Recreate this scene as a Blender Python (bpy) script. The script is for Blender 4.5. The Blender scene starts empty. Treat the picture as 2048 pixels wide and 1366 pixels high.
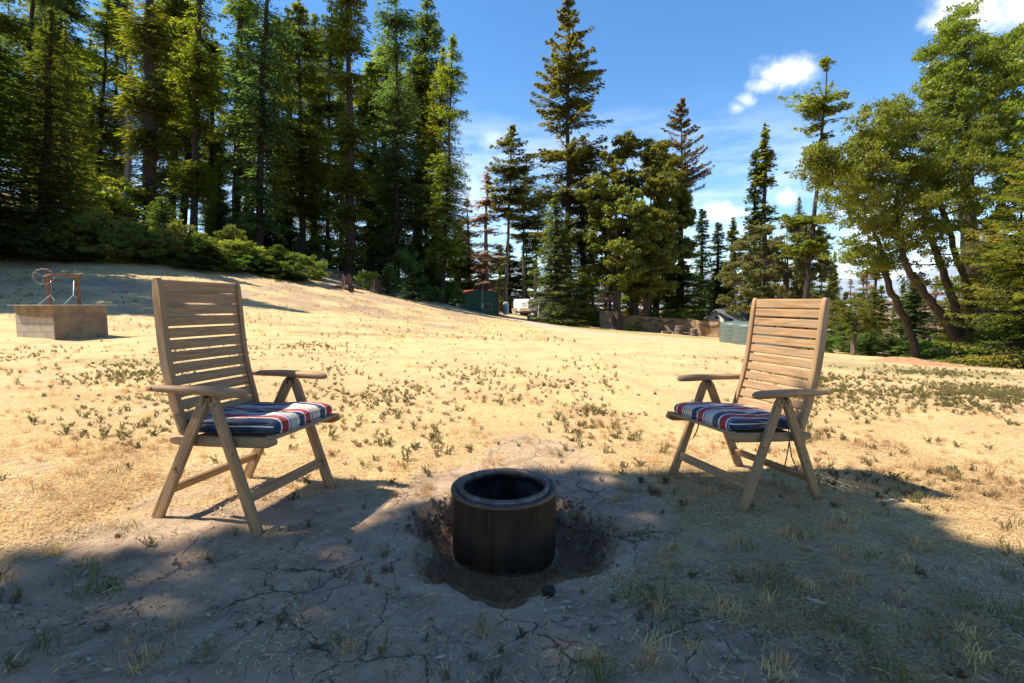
import bpy, math, random
import numpy as np
from mathutils import Vector, Matrix

# ------------------------------------------------------------------ camera, world, sun
sc = bpy.context.scene
COL = sc.collection
EYE = np.array([0.0, 0.0, 0.988])
FPX, CU, CV, PITCH = 974.8, 1024.0, 683.0, math.radians(4.42)
cd = bpy.data.cameras.new('camera')
cam = bpy.data.objects.new('camera', cd); COL.objects.link(cam)
cam.location = EYE; cam.rotation_euler = (math.radians(90) - PITCH, 0, 0)
cd.sensor_width = 36; cd.lens = FPX / 2048 * 36
cd.clip_start = 0.05; cd.clip_end = 9000
sc.camera = cam

SUN_EL, SUN_AZ = math.radians(54.5), math.radians(-90.5)      # azimuth clockwise from +Y
TO_SUN = np.array([math.cos(SUN_EL) * math.sin(SUN_AZ), math.cos(SUN_EL) * math.cos(SUN_AZ), math.sin(SUN_EL)])
sl = bpy.data.lights.new('sun', 'SUN'); sl.energy = 5.0; sl.angle = math.radians(0.5); sl.color = (1.0, 0.89, 0.72)
so = bpy.data.objects.new('sun', sl); COL.objects.link(so)
so.rotation_euler = Vector(TO_SUN).to_track_quat('Z', 'Y').to_euler()
sc.view_settings.view_transform = 'Standard'; sc.view_settings.look = 'None'
sc.view_settings.exposure = 1.0; sc.view_settings.gamma = 1
sc.cycles.max_bounces = 5; sc.cycles.diffuse_bounces = 3; sc.cycles.glossy_bounces = 2
sc.cycles.transmission_bounces = 3; sc.cycles.transparent_max_bounces = 4

class NT:
    """small node-tree writer"""
    def __init__(s, tree): s.t = tree; tree.nodes.clear()
    def n(s, typ, ins=None, **kw):
        nd = s.t.nodes.new(typ)
        for k, v in kw.items(): setattr(nd, k, v)
        for k, v in (ins or {}).items():
            if isinstance(v, tuple) and len(v) == 2 and hasattr(v[0], 'outputs'):
                s.t.links.new(v[0].outputs[v[1]], nd.inputs[k])
            elif hasattr(v, 'outputs'): s.t.links.new(v.outputs[0], nd.inputs[k])
            else: nd.inputs[k].default_value = v
        return nd
    def m(s, op, a, b=0.0, c=0.0, clamp=False):
        nd = s.n('ShaderNodeMath', {0: a, 1: b, 2: c}, operation=op); nd.use_clamp = clamp; return nd
    def mix(s, f, a, b, blend='MIX'):
        nd = s.t.nodes.new('ShaderNodeMix'); nd.data_type = 'RGBA'; nd.blend_type = blend
        for i, v in ((0, f), (6, a), (7, b)):
            if isinstance(v, tuple) and len(v) == 2 and hasattr(v[0], 'outputs'): s.t.links.new(v[0].outputs[v[1]], nd.inputs[i])
            elif hasattr(v, 'outputs'): s.t.links.new(v.outputs[2] if v.bl_idname == 'ShaderNodeMix' else v.outputs[0], nd.inputs[i])
            else: nd.inputs[i].default_value = v if i == 0 else (*v[:3], 1)
        return nd
    def ramp(s, f, stops, interp='LINEAR'):
        nd = s.n('ShaderNodeValToRGB', {0: f}); cr = nd.color_ramp; cr.interpolation = interp
        while len(cr.elements) < len(stops): cr.elements.new(0.5)
        for e, (p, c) in zip(cr.elements, stops):
            e.position = p; e.color = (*c[:3], 1) if hasattr(c, '__len__') else (c, c, c, 1)
        return nd
    def sm(s, x, a, b):
        return s.n('ShaderNodeMapRange', {0: x, 1: a, 2: b}, interpolation_type='SMOOTHSTEP')

w = bpy.data.worlds.new('World'); sc.world = w; w.use_nodes = True
N = NT(w.node_tree)
sky = N.n('ShaderNodeTexSky', sky_type='NISHITA', sun_disc=False, sun_elevation=SUN_EL, sun_rotation=SUN_AZ,
          altitude=300, air_density=1.0, dust_density=0.15, ozone_density=2.6)
tc = N.n('ShaderNodeTexCoord')
sp = N.n('ShaderNodeSeparateXYZ', {0: (tc, 0)})
yy = N.m('MAXIMUM', (sp, 1), 0.02)
A = N.m('DIVIDE', (sp, 0), yy); B_ = N.m('DIVIDE', (sp, 2), yy)     # tangent-plane direction toward +Y
front = N.sm((sp, 1), 0.05, 0.3)
nz = N.n('ShaderNodeTexNoise', {0: (tc, 0), 'Scale': 9.0, 'Detail': 7.0, 'Roughness': 0.62})
nz2 = N.n('ShaderNodeTexNoise', {0: (tc, 0), 'Scale': 30.0, 'Detail': 5.0, 'Roughness': 0.6})
nsum = N.m('MULTIPLY_ADD', N.m('SUBTRACT', nz, 0.5), 1.7, N.m('MULTIPLY', N.m('SUBTRACT', nz2, 0.5), 0.7))
def tpx(u, v): return (u - CU) / FPX, math.tan(PITCH * -1 - math.atan((v - CV) / FPX))
puffs = [(1545, 150, 78, 40, 0.95), (1510, 172, 46, 26, 0.8), (1590, 138, 26, 20, 0.8), (1478, 200, 30, 20, 0.6), (1460, 215, 22, 16, 0.5),
         (1900, 20, 120, 50, 0.95), (1850, 45, 70, 36, 0.8), (2010, 5, 110, 60, 0.9), (1460, 425, 90, 34, 0.9), (1560, 395, 40, 26, 0.9),
         (985, 280, 60, 40, 0.45), (820, 250, 60, 60, 0.5), (1760, 430, 130, 60, 0.75), (960, 380, 90, 50, 0.5)]
cl = None
for (u, v, ru, rv, op) in puffs:
    a0, b0 = tpx(u, v)
    dx = N.m('MULTIPLY', N.m('SUBTRACT', A, a0), FPX / ru); dy = N.m('MULTIPLY', N.m('SUBTRACT', B_, b0), FPX / rv)
    r2 = N.m('MULTIPLY_ADD', dx, dx, N.m('MULTIPLY', dy, dy))
    d = N.m('SUBTRACT', N.m('SUBTRACT', 1.05, N.m('SQRT', r2)), N.m('MULTIPLY', nsum, -1.5))
    c_ = N.m('MULTIPLY', N.sm(d, 0.0, 1.1), op)
    cl = c_ if cl is None else N.m('MAXIMUM', cl, c_)
stv = N.n('ShaderNodeVectorMath', {0: (tc, 0), 1: (2.0, 2.0, 9.0)}, operation='MULTIPLY')
nz3 = N.n('ShaderNodeTexNoise', {0: stv, 'Scale': 2.6, 'Detail': 6.0, 'Roughness': 0.6})
band = N.m('MULTIPLY', N.m('MULTIPLY', N.sm(B_, 0.44, 0.26), N.sm(nz3, 0.36, 0.7)), 0.36)
cl = N.m('MULTIPLY', N.m('MAXIMUM', cl, band), front)
hs = N.n('ShaderNodeHueSaturation', {'Saturation': 1.22, 'Value': 1.0, 'Color': sky})
bg = N.n('ShaderNodeBackground', {0: N.mix(cl, hs, (6.6, 6.8, 7.1)), 1: 0.12})
# (cloud colour is on the sky texture's own physical scale)
N.t.links.new(bg.inputs[0].links[0].from_node.outputs[2], bg.inputs[0])
N.n('ShaderNodeOutputWorld', {0: bg})

# ------------------------------------------------------------------ maths helpers
CP, SP = math.cos(PITCH), math.sin(PITCH)
def ray(u, v):
    a, b = (u - CU) / FPX, -(v - CV) / FPX
    return np.array([a, CP + b * SP, -SP + b * CP])
def at(u, v, D):
    d = ray(u, v); return EYE + d * (D / d[1])
rng = np.random.default_rng(7)
def vnoise(x, y, scale, seed=0):
    x = np.asarray(x, float) * scale; y = np.asarray(y, float) * scale
    xi = np.floor(x).astype(np.int64); yi = np.floor(y).astype(np.int64); fx = x - xi; fy = y - yi
    fx = fx * fx * (3 - 2 * fx); fy = fy * fy * (3 - 2 * fy)
    def h(i, j):
        n = (i * 374761393 + j * 668265263 + seed * 1442695041) & 0xffffffff
        n = ((n ^ (n >> 13)) * 1274126177) & 0xffffffff
        return ((n ^ (n >> 16)) & 0xffff) / 65535.0
    a = h(xi, yi); b = h(xi + 1, yi); c = h(xi, yi + 1); d = h(xi + 1, yi + 1)
    return (a * (1 - fx) + b * fx) * (1 - fy) + (c * (1 - fx) + d * fx) * fy - 0.5
def fbm(x, y, scale, octs=4, seed=0):
    s = 0; a = 1
    for i in range(octs): s = s + a * vnoise(x, y, scale * 2 ** i, seed + i * 17); a *= 0.5
    return s
def sstep(x, a, b):
    t = np.clip((np.asarray(x, float) - a) / (b - a), 0, 1); return t * t * (3 - 2 * t)

# ------------------------------------------------------------------ terrain height
ctl = []
for x in np.linspace(-7, 7, 6):
    for y in (-8.0, -3.0, 0.5, 3.0, 6.5): ctl.append((x, y, -0.0203 * x))
for (u, v, D) in [(0, 678, 11.2), (150, 680, 11.4), (300, 676, 11.6), (600, 690, 11), (900, 690, 11.5), (1200, 694, 11.5), (1500, 706, 11.5), (1800, 730, 11), (2048, 752, 10),
                  (0, 628, 15.5), (200, 634, 16), (400, 640, 17.5), (600, 648, 19), (800, 652, 21), (900, 662, 21), (1000, 660, 25), (1150, 668, 26), (1300, 680, 26), (1440, 690, 26),
                  (0, 572, 20.5), (200, 580, 21), (400, 592, 23), (600, 606, 26), (800, 622, 31),
                  (0, 526, 26), (200, 535, 27), (400, 548, 29), (600, 568, 33), (700, 578, 36), (800, 597, 42), (900, 613, 50), (960, 628, 62),
                  (1000, 633, 72), (1100, 639, 76), (1180, 650, 60), (1250, 661, 48), (1340, 668, 46), (1440, 675, 43), (1500, 689, 30), (1600, 700, 23), (1700, 712, 18.5),
                  (1850, 723, 15.5), (1950, 730, 14.5), (2048, 738, 13.5),
                  (200, 440, 38), (0, 440, 36), (400, 500, 42), (600, 530, 50), (800, 575, 60), (950, 612, 90), (1150, 650, 95), (1400, 668, 80), (1600, 695, 45), (1800, 712, 30), (2000, 725, 24),
                  (-500, 560, 16), (-900, 640, 8), (2500, 760, 9), (2900, 790, 6)]:
    ctl.append(tuple(at(u, v, D)))
for (x, y, z) in [(-60, 60, 14), (-90, 30, 16), (-60, 0, 4), (-40, -40, 0), (0, -60, 0), (50, -40, -2), (60, 10, -4), (70, 60, -7), (20, 110, -5), (-30, 110, 6), (60, 120, -9), (-90, 110, 20), (-25, -10, 0.7), (25, -10, -0.8)]:
    ctl.append((x, y, z))
ctl = np.array(ctl)
def _U(r2): return 0.5 * r2 * np.log(r2 + 1e-9)
_n = len(ctl); _d2 = ((ctl[:, None, :2] - ctl[None, :, :2]) ** 2).sum(-1)
_K = _U(_d2) + np.eye(_n) * 2.0; _P = np.c_[np.ones(_n), ctl[:, :2]]
_sol = np.linalg.solve(np.block([[_K, _P], [_P.T, np.zeros((3, 3))]]), np.r_[ctl[:, 2], np.zeros(3)])
def base_z(x, y):
    x = np.asarray(x, float); y = np.asarray(y, float); sh = x.shape; x = x.ravel(); y = y.ravel()
    r = np.hypot(x, y - 20); k = np.minimum(1, 115 / np.maximum(r, 1e-6)); xc = x * k; yc = (y - 20) * k + 20
    out = np.empty(len(x))
    for i in range(0, len(x), 40000):
        s = slice(i, i + 40000)
        d2 = (xc[s, None] - ctl[None, :, 0]) ** 2 + (yc[s, None] - ctl[None, :, 1]) ** 2
        out[s] = _U(d2) @ _sol[:_n] + _sol[_n] + _sol[_n + 1] * xc[s] + _sol[_n + 2] * yc[s]
    far = np.clip((r - 115) / 400, 0, 1); out = out * (1 - far) + far * (-14)
    near = sstep(np.hypot(x, y - 2), 4.0, 2.2)
    out = out * (1 - near) + near * (-0.0203 * x)
    return out.reshape(sh)
PITC = (0.0, 2.06)
def pit_r(x, y):
    a = np.arctan2(y - PITC[1], x - PITC[0])
    r = np.hypot(x - PITC[0], (y - PITC[1]) * 0.98)
    return r - 0.035 * np.sin(3 * a + 1) - 0.025 * np.sin(7 * a) - 0.05 * vnoise(x, y, 9, 5) - 0.02 * vnoise(x, y, 30, 6)
def ground_z(x, y):
    x = np.asarray(x, float); y = np.asarray(y, float)
    z = base_z(x, y)
    r = np.hypot(x, y)
    z = z + fbm(x, y, 0.35, 3, 3) * 0.05 * sstep(r, 4, 10) + fbm(x, y, 1.1, 3, 19) * 0.03 * sstep(r, 3, 9) + fbm(x, y, 3.0, 4, 9) * 0.016 + fbm(x, y, 25.0, 2, 12) * 0.0035 * sstep(r, 14, 6)
    pr = pit_r(x, y); p = sstep(pr, 0.49, 0.31)
    rim = np.exp(-((pr - 0.44) / 0.05) ** 2)
    clod = fbm(x, y, 20, 4, 31); bk_ = sstep(y, 1.9, 2.1)
    z = z - p * (0.145 - 0.03 * vnoise(x, y, 6, 2)) + rim * (0.004 + 0.085 * np.maximum(clod, 0) * bk_) + 0.055 * bk_ * clod * sstep(pr, .47, .42) * sstep(pr, .27, .33)
    return z
def gz(x, y): return float(ground_z(np.array([x]), np.array([y]))[0])
def ghit(u, v):
    d = ray(u, v); t = 0.5
    prev = t
    while t < 400:
        p = EYE + d * t
        if p[2] < gz(p[0], p[1]): break
        prev = t; t *= 1.02
    lo, hi = prev, t
    for _ in range(12):
        m_ = (lo + hi) / 2; p = EYE + d * m_
        if p[2] < gz(p[0], p[1]): hi = m_
        else: lo = m_
    return EYE + d * lo

# ------------------------------------------------------------------ materials
def mat(name): 
    m = bpy.data.materials.new(name); m.use_nodes = True; return m, NT(m.node_tree)
def principled(N, col, rough=0.8, bump=None, bdist=0.01, bstr=1.0, **ins):
    d = {'Base Color': col, 'Roughness': rough}; d.update(ins)
    if isinstance(col, tuple) and len(col) == 3: d['Base Color'] = (*col, 1)
    p = N.n('ShaderNodeBsdfPrincipled', {k: v for k, v in d.items() if not (hasattr(v, 'bl_idname') and v.bl_idname == 'ShaderNodeMix')})
    for k, v in d.items():
        if hasattr(v, 'bl_idname') and v.bl_idname == 'ShaderNodeMix': N.t.links.new(v.outputs[2], p.inputs[k])
    if bump is not None:
        b = N.n('ShaderNodeBump', {'Height': bump, 'Distance': bdist, 'Strength': bstr}); N.t.links.new(b.outputs[0], p.inputs['Normal'])
    N.n('ShaderNodeOutputMaterial', {0: p}); return p
def simple(name, col, rough=0.8, var=0.25, scale=4.0, metallic=0.0, bd=0.004, coord=3, tint=None):
    m, N = mat(name); tc = N.n('ShaderNodeTexCoord')
    nz = N.n('ShaderNodeTexNoise', {0: (tc, coord), 'Scale': scale, 'Detail': 6.0, 'Roughness': 0.65})
    c2 = tint or tuple(c * (1 - var) for c in col)
    f = N.sm(nz, 0.35, 0.65)
    principled(N, N.mix(f, c2, tuple(min(1, c * (1 + var * .4)) for c in col)), rough, nz, bd, 1.0, Metallic=metallic)
    return m
def leafmat(name, c1, c2, tr, tint=None, tintamt=0.0, rough=0.5):
    """leaf colour varies from leaf to leaf and from clump to clump"""
    m, N = mat(name); g = N.n('ShaderNodeNewGeometry'); tc = N.n('ShaderNodeTexCoord'); oi = N.n('ShaderNodeObjectInfo')
    nz = N.n('ShaderNodeTexNoise', {0: (tc, 3), 'Scale': 0.9, 'Detail': 3.0})
    f = N.m('ADD', N.m('MULTIPLY', (g, 'Random Per Island'), 0.5), N.m('MULTIPLY', N.sm(nz, 0.35, 0.65), 0.5))
    c = N.mix(f, c1, c2)
    if tint is not None:
        nz2 = N.n('ShaderNodeTexNoise', {0: (tc, 3), 'Scale': 0.55, 'Detail': 4.0, 'Roughness': 0.7})
        c = N.mix(N.m('MULTIPLY', N.sm(nz2, 0.52, 0.64), tintamt), c, tint)
    hsv = N.n('ShaderNodeHueSaturation', {'Color': (c, 2), 'Hue': N.m('ADD', 0.485, N.m('MULTIPLY', (oi, 'Random'), 0.03)), 'Value': N.m('ADD', 0.8, N.m('MULTIPLY', (oi, 'Random'), 0.4))})
    trc = N.mix(1.0, hsv, tr, 'MULTIPLY')
    d = N.n('ShaderNodeBsdfDiffuse', {0: hsv}); t = N.n('ShaderNodeBsdfTranslucent', {0: (trc, 2)})
    gl = N.n('ShaderNodeBsdfGlossy', {0: (0.9, 0.9, 0.85, 1), 1: rough})
    s1 = N.n('ShaderNodeMixShader', {0: 0.52, 1: d, 2: t}); s2 = N.n('ShaderNodeMixShader', {0: 0.015, 1: s1, 2: gl})
    N.n('ShaderNodeOutputMaterial', {0: s2}); return m
def barkmat(name, c1, c2, sc_=(6, 6, 1.2)):
    m, N = mat(name); tc = N.n('ShaderNodeTexCoord')
    mp = N.n('ShaderNodeMapping', {0: (tc, 3), 3: sc_})
    nz = N.n('ShaderNodeTexNoise', {0: mp, 'Scale': 1.6, 'Detail': 7.0, 'Roughness': 0.7})
    nb = N.n('ShaderNodeTexNoise', {0: (tc, 3), 'Scale': 0.5, 'Detail': 4.0})
    c = N.mix(N.sm(nz, 0.35, 0.65), c1, c2); c = N.mix(N.m('MULTIPLY', N.sm(nb, 0.45, 0.6), 0.6), c, tuple(x * 0.45 for x in c1))
    principled(N, c, 0.95, nz, 0.05, 1.0); return m

def wood(name, light, dark, grey, hue=0.5):
    m, N = mat(name); uv = N.n('ShaderNodeUVMap'); oi = N.n('ShaderNodeObjectInfo'); g = N.n('ShaderNodeNewGeometry')
    off = N.n('ShaderNodeCombineXYZ', {0: N.m('MULTIPLY', (g, 'Random Per Island'), 37.0), 1: N.m('MULTIPLY', (g, 'Random Per Island'), 11.0)})
    add = N.n('ShaderNodeVectorMath', {0: uv, 1: off}, operation='ADD')
    mp = N.n('ShaderNodeMapping', {0: add, 3: (5, 70, 1)})
    nz = N.n('ShaderNodeTexNoise', {0: mp, 'Scale': 1.0, 'Detail': 7.0, 'Roughness': 0.6, 'Distortion': 0.6})
    mp2 = N.n('ShaderNodeMapping', {0: add, 3: (7, 16, 1)})
    n2 = N.n('ShaderNodeTexNoise', {0: mp2, 'Scale': 1.0, 'Detail': 4.0})
    c = N.mix(N.sm(nz, 0.32, 0.68), dark, light)
    c = N.mix(N.m('MULTIPLY', N.sm(n2, 0.42, 0.66), 0.55), c, grey)
    c = N.mix(N.m('MULTIPLY', (g, 'Random Per Island'), 0.5), c, tuple(x * 0.66 for x in light))
    principled(N, c, 0.62, nz, 0.0016, 0.7); return m

M = {}
M['teak'] = wood('weathered_teak', (0.44, 0.265, 0.125), (0.20, 0.11, 0.048), (0.29, 0.215, 0.14))
M['plank'] = wood('grey_plank', (0.30, 0.25, 0.20), (0.16, 0.13, 0.10), (0.36, 0.33, 0.30))
M['brownplank'] = wood('brown_plank', (0.17, 0.10, 0.06), (0.08, 0.05, 0.03), (0.2, 0.14, 0.1))
M['brass'] = simple('dull_brass', (0.30, 0.22, 0.11), 0.4, 0.3, 60, 0.9)
M['bracket'] = simple('dark_bracket', (0.05, 0.045, 0.04), 0.5, 0.3, 40, 0.5)
M['rust'] = simple('rusty_steel', (0.20, 0.095, 0.05), 0.75, 0.5, 14, 0.2, 0.002)
M['galv'] = simple('galvanised_steel', (0.55, 0.54, 0.5), 0.45, 0.3, 18, 0.6)
M['greenmetal'] = simple('green_sheet', (0.035, 0.14, 0.075), 0.5, 0.2, 1.5)
M['redmetal'] = simple('red_trim', (0.36, 0.075, 0.035), 0.5, 0.25, 3)
M['white'] = simple('white_gelcoat', (0.80, 0.80, 0.78), 0.35, 0.06, 2)
M['cream'] = simple('cream_panel', (0.55, 0.48, 0.38), 0.5, 0.12, 2)
M['dark'] = simple('dark_rubber', (0.02, 0.02, 0.02), 0.6, 0.3, 8)
M['glass'] = simple('dark_window_glass', (0.02, 0.03, 0.035), 0.08, 0.2, 2)
M['canvas'] = simple('grey_canvas', (0.42, 0.41, 0.38), 0.85, 0.2, 3, bd=0.03)
M['tank'] = simple('grey_green_poly', (0.10, 0.135, 0.125), 0.42, 0.14, 3)
M['roofgrey'] = simple('grey_shingle', (0.19, 0.185, 0.175), 0.85, 0.3, 8)
M['housewhite'] = simple('pale_siding', (0.62, 0.57, 0.50), 0.7, 0.12, 4)
M['bark'] = barkmat('redwood_bark', (0.048, 0.033, 0.026), (0.018, 0.014, 0.013))
M['barkgrey'] = barkmat('grey_bark', (0.17, 0.135, 0.105), (0.065, 0.05, 0.042))
M['barkoak'] = barkmat('oak_bark', (0.10, 0.075, 0.055), (0.032, 0.024, 0.019), (9, 9, 3))
M['snag'] = barkmat('bleached_wood', (0.32, 0.27, 0.23), (0.14, 0.11, 0.09))
M['needle'] = leafmat('redwood_needles', (0.100, 0.145, 0.026), (0.225, 0.255, 0.046), (1.9, 1.8, 0.6), (0.28, 0.23, 0.04), 0.5)
M['needledark'] = leafmat('dark_needles', (0.075, 0.115, 0.028), (0.170, 0.210, 0.044), (1.7, 1.7, 0.8))
M['needleblue'] = leafmat('bluish_needles', (0.07, 0.115, 0.044), (0.15, 0.20, 0.075), (1.5, 1.6, 0.9))
M['needlegold'] = leafmat('gold_tipped_needles', (0.10, 0.15, 0.03), (0.21, 0.245, 0.046), (1.9, 1.8, 0.6), (0.40, 0.27, 0.05), 0.5)
M['needlebrown'] = leafmat('scorched_needles', (0.15, 0.125, 0.04), (0.25, 0.185, 0.06), (1.6, 1.3, 0.8), (0.09, 0.11, 0.03), 0.8)
M['deadneedle'] = leafmat('dead_needles', (0.32, 0.22, 0.14), (0.45, 0.33, 0.23), (1.2, 1.0, 0.8))
M['oakleaf'] = leafmat('oak_leaves', (0.100, 0.140, 0.030), (0.225, 0.260, 0.058), (1.8, 1.8, 0.6), None, 0, 0.35)
M['tanleaf'] = leafmat('tanoak_leaves', (0.095, 0.118, 0.028), (0.215, 0.225, 0.052), (1.7, 1.6, 0.7), (0.20, 0.15, 0.05), 0.3, 0.35)
M['greyleaf'] = leafmat('grey_green_leaves', (0.13, 0.145, 0.055), (0.21, 0.21, 0.09), (1.5, 1.4, 0.8), None, 0, 0.35)
M['bushleaf'] = leafmat('bush_leaves', (0.16, 0.22, 0.035), (0.30, 0.36, 0.065), (2.0, 1.8, 0.6), (0.20, 0.20, 0.05), 0.4)
M['bushgreen'] = leafmat('green_bush_leaves', (0.075, 0.14, 0.035), (0.15, 0.225, 0.055), (1.9, 1.8, 0.7))
M['weedleaf'] = leafmat('dusty_weed_leaves', (0.15, 0.115, 0.06), (0.21, 0.18, 0.09), (1.0, 1.0, 0.8))
M['weedgreen'] = leafmat('green_weed_leaves', (0.14, 0.14, 0.062), (0.27, 0.24, 0.11), (1.3, 1.3, 0.8))
M['drygrass'] = leafmat('dry_grass', (0.50, 0.35, 0.17), (0.80, 0.60, 0.32), (1.1, 1.0, 0.8))
M['straw'] = leafmat('straw_chips', (0.46, 0.31, 0.16), (1.0, 0.84, 0.54), (0.9, 0.9, 0.8))
M['grassleaf'] = leafmat('sparse_grass', (0.08, 0.11, 0.04), (0.22, 0.21, 0.08), (1.6, 1.5, 0.7))
M['leaflit'] = simple('fallen_leaf', (0.42, 0.32, 0.20), 0.7, 0.35, 20, coord=3)
M['char'] = simple('charcoal', (0.02, 0.018, 0.017), 0.9, 0.4, 30, bd=0.02)

# ground material: straw over dirt, with cracked dirt, green and dark-soil masks held in a vertex attribute
m, N = mat('field_soil_and_straw')
geo = N.n('ShaderNodeNewGeometry'); at_ = N.n('ShaderNodeAttribute', attribute_name='mask'); s3 = N.n('ShaderNodeSeparateColor', {0: (at_, 0)})
P_ = (geo, 'Position')
n1 = N.n('ShaderNodeTexNoise', {0: P_, 'Scale': 28.0, 'Detail': 8.0, 'Roughness': 0.75})
n2 = N.n('ShaderNodeTexNoise', {0: P_, 'Scale': 1.3, 'Detail': 6.0, 'Roughness': 0.6})
n3 = N.n('ShaderNodeTexNoise', {0: P_, 'Scale': 7.0, 'Detail': 5.0, 'Roughness': 0.6})
nf = N.n('ShaderNodeTexNoise', {0: P_, 'Scale': 120.0, 'Detail': 4.0, 'Roughness': 0.7})
fl = N.n('ShaderNodeMapping', {0: P_, 3: (55, 190, 60), 2: (0, 0, 0.5)})
vch = N.n('ShaderNodeTexVoronoi', {0: fl, 'Scale': 1.0}, feature='F1')
straw = N.mix(N.sm(n1, 0.33, 0.67), (0.44, 0.295, 0.127), (0.68, 0.495, 0.235))
straw = N.mix(N.m('MULTIPLY', N.sm((vch, 0), 0.35, 0.1), 0.4), straw, (0.85, 0.72, 0.47))
straw = N.mix(N.m('MULTIPLY', N.sm(n2, 0.42, 0.68), 0.6), straw, (0.40, 0.25, 0.12))
n5 = N.n('ShaderNodeTexNoise', {0: P_, 'Scale': 9.0, 'Detail': 8.0, 'Roughness': 0.85})
straw = N.mix(N.m('MULTIPLY', N.sm(n5, 0.55, 0.68), 0.40), straw, (0.22, 0.135, 0.065))
n6 = N.n('ShaderNodeTexNoise', {0: P_, 'Scale': 0.45, 'Detail': 6.0, 'Roughness': 0.6})
straw = N.mix(N.m('MULTIPLY', N.sm(n6, 0.47, 0.62), 0.35), straw, (0.36, 0.24, 0.13))
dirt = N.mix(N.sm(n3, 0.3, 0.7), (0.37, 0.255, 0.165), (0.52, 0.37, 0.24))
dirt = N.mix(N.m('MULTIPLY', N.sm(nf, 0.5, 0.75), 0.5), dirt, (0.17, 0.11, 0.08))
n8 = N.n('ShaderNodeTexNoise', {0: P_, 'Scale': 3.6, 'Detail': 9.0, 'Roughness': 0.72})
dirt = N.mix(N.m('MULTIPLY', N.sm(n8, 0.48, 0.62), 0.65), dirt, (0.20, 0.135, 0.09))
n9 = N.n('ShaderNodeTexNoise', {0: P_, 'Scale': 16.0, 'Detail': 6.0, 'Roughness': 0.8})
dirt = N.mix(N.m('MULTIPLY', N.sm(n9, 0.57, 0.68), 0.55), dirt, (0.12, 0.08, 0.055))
wv = N.n('ShaderNodeVectorMath', {0: P_, 1: N.n('ShaderNodeVectorMath', {0: (N.n('ShaderNodeTexNoise', {0: P_, 'Scale': 5.0, 'Detail': 6.0, 'Roughness': 0.6}), 1), 1: (0.22, 0.22, 0)}, operation='MULTIPLY')}, operation='ADD')
vo = N.n('ShaderNodeTexVoronoi', {0: wv, 'Scale': 3.3}, feature='DISTANCE_TO_EDGE')
vo2 = N.n('ShaderNodeTexVoronoi', {0: wv, 'Scale': 8.5}, feature='DISTANCE_TO_EDGE')
nq = N.n('ShaderNodeTexNoise', {0: P_, 'Scale': 2.2, 'Detail': 3.0})
cw = N.m('MULTIPLY', N.sm(nq, 0.38, 0.66), 0.015)
ck = N.m('SUBTRACT', 1.0, N.n('ShaderNodeMapRange', {0: vo, 1: 0.0, 2: N.m('ADD', cw, 0.0008)}))
ck2 = N.m('MULTIPLY', N.m('SUBTRACT', 1.0, N.n('ShaderNodeMapRange', {0: vo2, 1: 0.0, 2: 0.013})), N.sm(nq, 0.52, 0.6))
crack = N.m('MULTIPLY', N.m('MAXIMUM', ck, ck2), N.sm((s3, 0), 0.35, 0.8))
dirt = N.mix(N.m('MULTIPLY', crack, 0.85), dirt, (0.045, 0.03, 0.022))
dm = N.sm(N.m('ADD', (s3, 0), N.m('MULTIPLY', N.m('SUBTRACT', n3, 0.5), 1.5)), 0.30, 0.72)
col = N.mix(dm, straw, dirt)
gm = N.sm(N.m('ADD', (s3, 1), N.m('MULTIPLY', N.m('SUBTRACT', n3, 0.5), 0.9)), 0.35, 0.8)
col = N.mix(N.m('MULTIPLY', gm, 0.6), col, (0.20, 0.19, 0.07))
sm_ = N.sm(N.m('ADD', (s3, 2), N.m('MULTIPLY', N.m('SUBTRACT', n3, 0.5), 0.6)), 0.3, 0.7)
col = N.mix(sm_, col, N.mix(N.sm(n1, 0.4, 0.6), (0.19, 0.125, 0.078), (0.38, 0.265, 0.165)))
hgt = N.m('SUBTRACT', N.m('ADD', N.m('MULTIPLY', n1, 1.3), N.m('MULTIPLY', nf, 0.35)), N.m('MULTIPLY', crack, 1.2))
principled(N, col, 0.95, hgt, 0.014, 1.0)
M['ground'] = m
m, N = mat('driveway_gravel'); geo = N.n('ShaderNodeNewGeometry')
a = N.n('ShaderNodeTexNoise', {0: (geo, 'Position'), 'Scale': 2.0, 'Detail': 8.0, 'Roughness': 0.7})
principled(N, N.mix(N.sm(a, 0.35, 0.65), (0.40, 0.29, 0.20), (0.52, 0.40, 0.29)), 0.95, a, 0.03); M['drive'] = m

# striped cushion cloth: bands run front to back, so they change along the cushion's own X
m, N = mat('striped_canvas'); tc = N.n('ShaderNodeTexCoord'); s_ = N.n('ShaderNodeSeparateXYZ', {0: (tc, 3)})
ph = N.m('FRACT', N.m('DIVIDE', N.m('SUBTRACT', 1.60 + 0.168, N.m('ADD', (s_, 0), N.m('MULTIPLY', N.m('SUBTRACT', N.n('ShaderNodeTexNoise', {0: (tc, 3), 'Scale': 7.0, 'Detail': 2.0}), 0.5), 0.005))), 0.160))
NAVY, RED, CREAM, BLUE, GRN, WHT = (0.012, 0.035, 0.085), (0.33, 0.028, 0.032), (0.62, 0.54, 0.42), (0.085, 0.13, 0.30), (0.05, 0.11, 0.07), (0.72, 0.68, 0.62)
st = [(0.0, RED), (0.24, WHT), (0.285, BLUE), (0.345, WHT), (0.375, BLUE), (0.395, CREAM), (0.47, GRN), (0.49, CREAM), (0.56, GRN), (0.575, CREAM), (0.63, WHT), (0.66, BLUE), (0.675, WHT), (0.70, NAVY), (0.945, WHT)]
r_ = N.ramp(ph, st, 'CONSTANT')
wv = N.n('ShaderNodeTexNoise', {0: (tc, 3), 'Scale': 400.0, 'Detail': 2.0}); wr = N.n('ShaderNodeTexNoise', {0: (tc, 3), 'Scale': 14.0, 'Detail': 3.0})
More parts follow.
